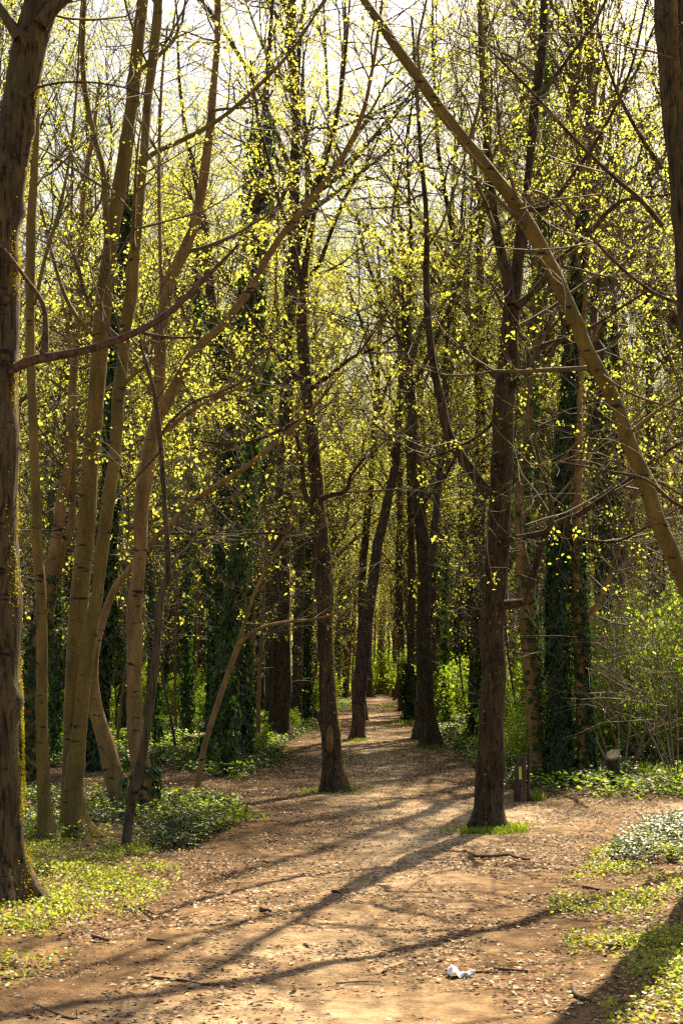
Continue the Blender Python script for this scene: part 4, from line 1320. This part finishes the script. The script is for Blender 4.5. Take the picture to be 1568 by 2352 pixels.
# litter everywhere, thinner on the trodden middle
acc = Acc()
P = scatter(A_ALL, 750)
sd = path_sd(P)
pr = np.where(sd > 0, np.clip(1.25 - sd * 0.50, 0.06, 1), 1.0) * np.clip(3.2 * (fbm(P[:, 0] * 1.5 + 2, P[:, 1] * 1.5 + 7, 3) - 0.22), 0.1, 1)
P = P[rng.random(len(P)) < pr]
n = len(P)
z = height(P[:, 0], P[:, 1]) + 0.006
a = rng.random(n) * 6.28
leaves(np.c_[P, z + 0.010 * rng.random(n)], np.stack([np.cos(a), np.sin(a), 0.30 * (rng.random(n) - 0.4)], 1), norm(rand_dirs(n) * 0.35 + np.array([0, 0, 0.8])),
       0.014 + 0.042 * rng.random(n) ** 2, 'blade', acc)
link('leaf_litter', acc.mesh('leaf_litter', M_LITTER, smooth=False), None, kind='stuff')
acc = Acc()
P = scatter(A_ALL, 1100)
sd = path_sd(P)
pr = np.where(sd > 0, np.clip(1.1 - sd * 0.40, 0.14, 1), 0.5) * np.clip(3.5 * (fbm(P[:, 0] * 2.5 + 22, P[:, 1] * 2.5 + 17, 3) - 0.25), 0.08, 1)
P = P[rng.random(len(P)) < pr]
n = len(P)
z = height(P[:, 0], P[:, 1]) + 0.008
a = rng.normal(size=n) * 0.7 + np.where(rng.random(n) < 0.5, 0, np.pi)
leaves(np.c_[P, z + 0.004 * rng.random(n)], np.stack([np.cos(a), np.sin(a), 0.15 * (rng.random(n) - 0.4)], 1), norm(rand_dirs(n) * 0.2 + np.array([0, 0, 0.9])),
       0.008 + 0.040 * rng.random(n) ** 3, 'chip', acc)
link('wood_chip_litter', acc.mesh('wood_chip_litter', M_CHIP, smooth=False), None, kind='stuff')
# far litter
acc = Acc()
P = scatter(np.array([(-14, 28), (14, 28), (26, 90), (-26, 90)]), 16)
n = len(P)
z = height(P[:, 0], P[:, 1]) + 0.008
leaves(np.c_[P, z], np.c_[rng.normal(size=(n, 2)), np.zeros(n)], norm(rand_dirs(n) * 0.3 + np.array([0, 0, 0.8])), 0.05 + 0.06 * rng.random(n), 'blade', acc)
link('far_leaf_litter', acc.mesh('far_leaf_litter', M_LITTER, smooth=False), None, kind='stuff')
# yellow celandine flowers
acc = Acc()
for poly in (A_LEFT_NEAR, A_RIGHT_NEAR):
    P = scatter(poly, 9, 0.42, 1.6)
    P = P[path_sd(P) < -0.1]
    for kk in range(5):
        n = len(P)
        a = kk * 1.2566 + rng.random(n) * 0.5
        leaves(np.c_[P, height(P[:, 0], P[:, 1]) + 0.075], np.stack([np.cos(a), np.sin(a), 0.25 + 0 * a], 1), np.tile([0, 0, 1.0], (n, 1)), 0.017, 'round', acc)
link('celandine_flowers', acc.mesh('celandine_flowers', M_PETAL, smooth=False), None, kind='stuff')


def grass_tuft(name, spots):
    acc = Acc()
    for (px, py, rx, ry, cnt, h) in spots:
        g = ground_at(px, py)
        x, y = g[0] + rx * 0.52 * rng.normal(size=cnt), g[1] + ry * 0.52 * rng.normal(size=cnt)
        kp = rng.random(cnt) < np.clip(5 * (fbm(x * 5 + 3, y * 5 + 9, 3) - 0.38), 0.04, 1)
        x, y = x[kp], y[kp]
        cnt = len(x)
        z = height(x, y)
        a = rng.random(cnt) * 6.28
        D = np.stack([np.cos(a) * 0.5, np.sin(a) * 0.5, 0.5 + rng.random(cnt)], 1)
        leaves(np.stack([x, y, z], 1), D, rand_dirs(cnt) + np.array([0, 0, 0.5]), h * (0.5 + rng.random(cnt)), 'grass', acc)
    link(name, acc.mesh(name, M_GRASS, smooth=False), None, kind='stuff')


grass_tuft('grass', [(1120, 1910, 0.40, 0.30, 2600, 0.055), (1060, 1915, 0.15, 0.12, 700, 0.05), (1168, 1902, 0.18, 0.14, 800, 0.06), (770, 1818, 0.32, 0.28, 1100, 0.06), (715, 1822, 0.16, 0.22, 420, 0.05),
                     (1215, 1838, 0.14, 0.15, 420, 0.12), (822, 1702, 0.45, 0.5, 700, 0.07), (1000, 1718, 0.5, 0.5, 700, 0.08), (545, 1880, 0.28, 0.3, 700, 0.08), (500, 1870, 0.3, 0.3, 500, 0.08),
                     (240, 1860, 0.4, 0.4, 700, 0.10), (95, 1940, 0.3, 0.3, 400, 0.08), (1460, 1775, 0.8, 0.6, 900, 0.14), (1540, 1790, 0.7, 0.6, 700, 0.14), (936, 1662, 0.8, 1.2, 500, 0.12), (690, 1676, 0.9, 1.4, 600, 0.13),
                     (770, 1622, 1.6, 4, 900, 0.16), (905, 1625, 1.0, 4, 500, 0.16)])

# ------------------------------------------------------------------ stump, broken post, logs, sticks, paper
def ringed(profile, sides, acc, jag=None, lump=0.06, cap=True):
    """profile: list of (z, r, dx, dy) rings, optional per-vertex top offset jag"""
    a = np.arange(sides) * 2 * np.pi / sides
    ph = rng.random(3) * 6.28
    f = 1 + lump * np.sin(a * 3 + ph[0]) + lump * 0.7 * np.sin(a * 5 + ph[1])
    V = []
    for i, (z, r, dx, dy) in enumerate(profile):
        zz = np.full(sides, z, float)
        if jag is not None and i == len(profile) - 1:
            zz = zz + jag(a)
        V.append(np.stack([dx + r * f * np.cos(a), dy + r * f * np.sin(a), zz], 1))
    m = len(profile)
    F = [np.array([(i * sides + j, i * sides + (j + 1) % sides, (i + 1) * sides + (j + 1) % sides, (i + 1) * sides + j) for i in range(m - 1) for j in range(sides)])]
    V = np.vstack(V)
    if cap:
        c = V[-sides:].mean(0)
        V = np.vstack([V, c])
        F.append(np.array([((m - 1) * sides + j, (m - 1) * sides + (j + 1) % sides, m * sides) for j in range(sides)]))
    acc.add(V, F)


g = ground_at(1195, 1842)
root = thing('broken_post', 'weathered split stump post with a yellow green paint dash, right of the lichened trunk', 'stump', (g[0], g[1], hz(*g)))
acc = Acc()
ringed([(-0.1, 0.088, 0, 0), (0.05, 0.082, 0, 0), (0.2, 0.078, 0, 0), (0.38, 0.076, 0.01, 0), (0.50, 0.070, 0.01, 0.01)], 16, acc, lambda a: 0.05 + 0.09 * np.cos(a - 0.3) + 0.02 * np.sin(a * 4))
link('post_body', acc.mesh('post_body', M_RED), root)
acc = Acc()
ringed([(-0.1, 0.022, 0.105, 0.03), (0.3, 0.020, 0.108, 0.03), (0.60, 0.016, 0.118, 0.03)], 8, acc, lambda a: 0.03 * np.cos(a))
link('splinter', acc.mesh('splinter', M_RED), root)
acc = Acc()
th = np.linspace(-2.05, -1.65, 4)
V = np.stack([0.084 * np.cos(th) + 0.012, 0.084 * np.sin(th), 0 * th], 1)
V = np.vstack([V + np.array([0, -0.004, z]) for z in (0.30, 0.36, 0.42, 0.46)])
acc.add(V, [np.array([(i * 4 + j, i * 4 + j + 1, i * 4 + j + 5, i * 4 + j + 4) for i in range(3) for j in range(3)])])
link('paint_mark', acc.mesh('paint_mark', M_PAINT), root)

g = ground_at(1408, 1815)
root = thing('cut_stump', 'dark sawn off stump with pale slanted top by the right ivy bed', 'stump', (g[0], g[1], hz(*g)))
acc = Acc()
jag = lambda a: 0.055 * np.sin(a) + 0.03 * np.cos(a)
ringed([(-0.1, 0.115, 0, 0), (0.03, 0.105, 0, 0), (0.15, 0.095, 0, 0), (0.30, 0.092, 0, 0), (0.40, 0.096, 0.005, 0)], 18, acc, jag, 0.05, False)
link('stump_body', acc.mesh('stump_body', M_OLD), root)
acc = Acc()
a_ = np.arange(18) * 2 * np.pi / 18
V = np.stack([0.005 + 0.100 * np.cos(a_), 0.100 * np.sin(a_), 0.402 + jag(a_)], 1)
V2 = V + np.array([0, 0, 0.03])
V2[:, :2] *= 0.97
VV = np.vstack([V, V2, V2.mean(0)])
acc.add(VV, [np.array([(j, (j + 1) % 18, 18 + (j + 1) % 18, 18 + j) for j in range(18)]), np.array([(18 + j, 18 + (j + 1) % 18, 36) for j in range(18)])])
link('cut_face', acc.mesh('cut_face', M_CUT, smooth=False), root)
acc = Acc()
ivy_on(np.array([(0.03, 0, 0), (0.03, 0, 0.3)]), np.array([0.1, 0.1]), 160, 0.07, acc, 0, 1, 0.05, 0.4)
link('ivy', acc.mesh('ivy', M_IVY, smooth=False), root)

g = ground_at(721, 1660)
root = thing('low_stump', 'low rotten stump on the left verge beside the curving stem', 'stump', (g[0], g[1], hz(*g)))
acc = Acc()
ringed([(-0.1, 0.28, 0, 0), (0.1, 0.24, 0, 0), (0.3, 0.22, 0, 0), (0.42, 0.21, 0, 0)], 14, acc, lambda a: 0.05 * np.sin(a * 3))
link('stump_body', acc.mesh('stump_body', M_RED), root)


def log(name, label, pts, r0, r1, mat=M_DEAD, cat='log', group=None, k=9, lift=0.0, cut=False, rough=0.12):
    """a fallen stick or log lying on the ground along picture points"""
    W = []
    for q in pts:
        g_ = ground_at(q[0], q[1])
        W.append((g_[0], g_[1], hz(*g_) + (q[2] if len(q) > 2 else 0.0)))
    W = np.array(W)
    Rr = np.linspace(r0, r1, len(W))
    W[:, 2] += Rr * 0.8 + 0.006
    C = catmull(np.c_[W, Rr], 0.05 if r0 < 0.05 else 0.15)
    o = C[0, :3].copy()
    acc_ = Acc()
    ends = C.copy()
    ends = np.vstack([np.r_[C[0, :3], C[0, 3] * 0.05], C, np.r_[C[-1, :3], C[-1, 3] * 0.05]])
    limb(ends[:, :3] + np.where(np.arange(len(ends))[:, None] % 2, 0, 1e-4), ends[:, 3], acc_, k, 0, 0, rough)
    ob = link(name, acc_.mesh(name, mat, o), None, label=label, category=cat, group=group)
    ob.location = o
    return ob


log('fallen_log', 'dark fallen log lying on ivy left of the great ivy trunk', [(425, 1722), (455, 1714, 0.04), (500, 1718)], 0.10, 0.08, M_DEAD)
log('fallen_log', 'pale fallen log across the ivy behind the leaning tan trunk', [(120, 1755), (190, 1758), (250, 1752), (320, 1748)], 0.06, 0.05, M_BARE)
log('fallen_log', 'fallen branch with pale torn end on the right verge before the ivy pair', [(1075, 1663, 0.12), (1050, 1668), (1025, 1656, 0.15), (1005, 1650, 0.3)], 0.13, 0.06, M_DEAD)
log('fallen_log', 'grey log lying deep on the ivy floor left of the stout tan trunk', [(225, 1722), (275, 1714), (305, 1716)], 0.09, 0.07, M_FAR)


def D8(cx, cy):          # crop of the lower right quarter -> tracing grid
    return 764 + cx * 0.5126, 1894.6 + cy * 0.5126


def D7(cx, cy):
    return cx * 0.5126, 1894.6 + cy * 0.5126


STICKS = [
    ('long fallen branch with a kink lying below the lichened trunk', [D8(625, 152), D8(700, 152), D8(785, 143), D8(820, 155), D8(880, 164)], 0.020),
    ('curled root like stick in the leaf cover at the right edge', [D8(1230, 572), D8(1290, 562), D8(1330, 545), D8(1345, 530), D8(1310, 520)], 0.018),
    ('thick curved stick at the lower right among dead leaves', [D8(1080, 742), D8(1082, 770), D8(1110, 790), D8(1152, 806)], 0.016),
    ('thin dark stick beyond the white paper scrap', [D8(620, 674), D8(670, 668), D8(720, 672)], 0.007),
    ('thin stick with a dark thick end right of the paper scrap', [D8(720, 658), D8(790, 662), D8(875, 668)], 0.010),
    ('thin pale stick lying flat in the lower middle of the path', [D8(15, 716), D8(110, 706), D8(218, 708)], 0.006),
    ('small hooked twig on the sunlit middle of the path', [D8(222, 668), D8(245, 652), D8(285, 636)], 0.007),
    ('short thick stick in the shade at the right of the path', [D8(1120, 305), D8(1160, 312), D8(1195, 322)], 0.016),
    ('black chunk of bark lying alone on the middle of the path', [D7(1166, 397), D7(1190, 395), D7(1213, 398)], 0.019),
    ('long thin stick lying across the lower left of the path', [D7(680, 694), D7(790, 702), D7(870, 714), D7(940, 724)], 0.010),
    ('brown stick below the left leaf cover, nearer the path', [D7(660, 534), D7(700, 536), D7(745, 538)], 0.015),
    ('brown stick at the edge of the left leaf cover', [D7(415, 517), D7(450, 526), D7(490, 535)], 0.016),
    ('straight pale stick in the shadow band left of the path middle', [D7(870, 546), D7(915, 538), D7(962, 530)], 0.009),
    ('short pale stick on the shaded left part of the path', [D7(945, 460), D7(975, 452), D7(1012, 444)], 0.009),
    ('bent forked stick at the left leaf cover edge', [D7(560, 370), D7(610, 376), D7(660, 385), D7(700, 412)], 0.014),
    ('bent stick at the lower left edge', [D7(10, 708), D7(70, 698), D7(150, 690), D7(162, 672)], 0.010),
    ('long thin twig curving through the lower left corner', [D7(155, 812), D7(230, 845), D7(330, 880), D7(350, 850), D7(325, 812)], 0.009),
    ('short dark stick at the middle left of the path', [D7(915, 304), D7(940, 308), D7(968, 310)], 0.010),
    ('long grey stick lying in the left leaf cover', [D7(590, 106), D7(680, 108), D7(740, 104), D7(810, 108)], 0.012),
    ('small dark lump of bark on the sunlit path above the middle', [D7(1180, 172), D7(1190, 173), D7(1200, 175)], 0.013),
    ('dark stub of wood on the right half of the path', [D8(0, 314), D8(15, 312), D8(32, 316)], 0.016),
    ('curved yellowish twig rising from the left leaf cover', [D7(370, 225), D7(410, 205), D7(440, 180), D7(455, 158)], 0.010),
]
for lab, pts, r in STICKS:
    log('fallen_stick', lab, pts, r, r * 0.6, M_DEAD if 'pale' not in lab and 'yellow' not in lab else M_BARE, 'stick', 'fallen sticks on the ground', 6)

g = ground_at(*D8(575, 690))
n1_, n2_ = 15, 9
U, W = np.meshgrid(np.linspace(0, 1, n1_), np.linspace(-1, 1, n2_))
wd = np.interp(U, [0, .12, .35, .55, .75, 1], [.030, .055, .050, .028, .022, .004])
X = (U - 0.5) * 0.15
Yp = W * wd * 0.85
Z = 0.012 + 0.045 * np.exp(-((U - 0.22) / 0.17) ** 2) * (1 - 0.6 * W ** 2) + 0.010 * np.sin(U * 17 + W * 3) + 0.008 * np.sin(W * 5 + U * 9) + 0.012 * (U > 0.85)
V = np.stack([X, Yp, np.maximum(Z, 0.004)], -1).reshape(-1, 3)
i0 = (np.arange(n2_ - 1)[:, None] * n1_ + np.arange(n1_ - 1)[None]).ravel()
F = np.stack([i0, i0 + 1, i0 + n1_ + 1, i0 + n1_], 1)
V2 = np.vstack([V, V - np.array([0, 0, 0.003])])
me = make_mesh('paper_scrap', V2, [F, F[:, ::-1] + len(V)], M_PAPER)
ob = link('paper_scrap', me, None, label='crumpled white paper scrap lying on the near path', category='paper scrap')
ob.location = (g[0], g[1], hz(*g) + 0.008)
for _k, _l in PROTO.items():
    for _i, _r in enumerate(_l):
        if (_k, _i) not in _used:
            for _c in list(_r.children_recursive):
                bpy.data.objects.remove(_c)
            bpy.data.objects.remove(_r)
print('objects', len(bpy.data.objects), 'faces', sum(len(m.polygons) for m in bpy.data.meshes))
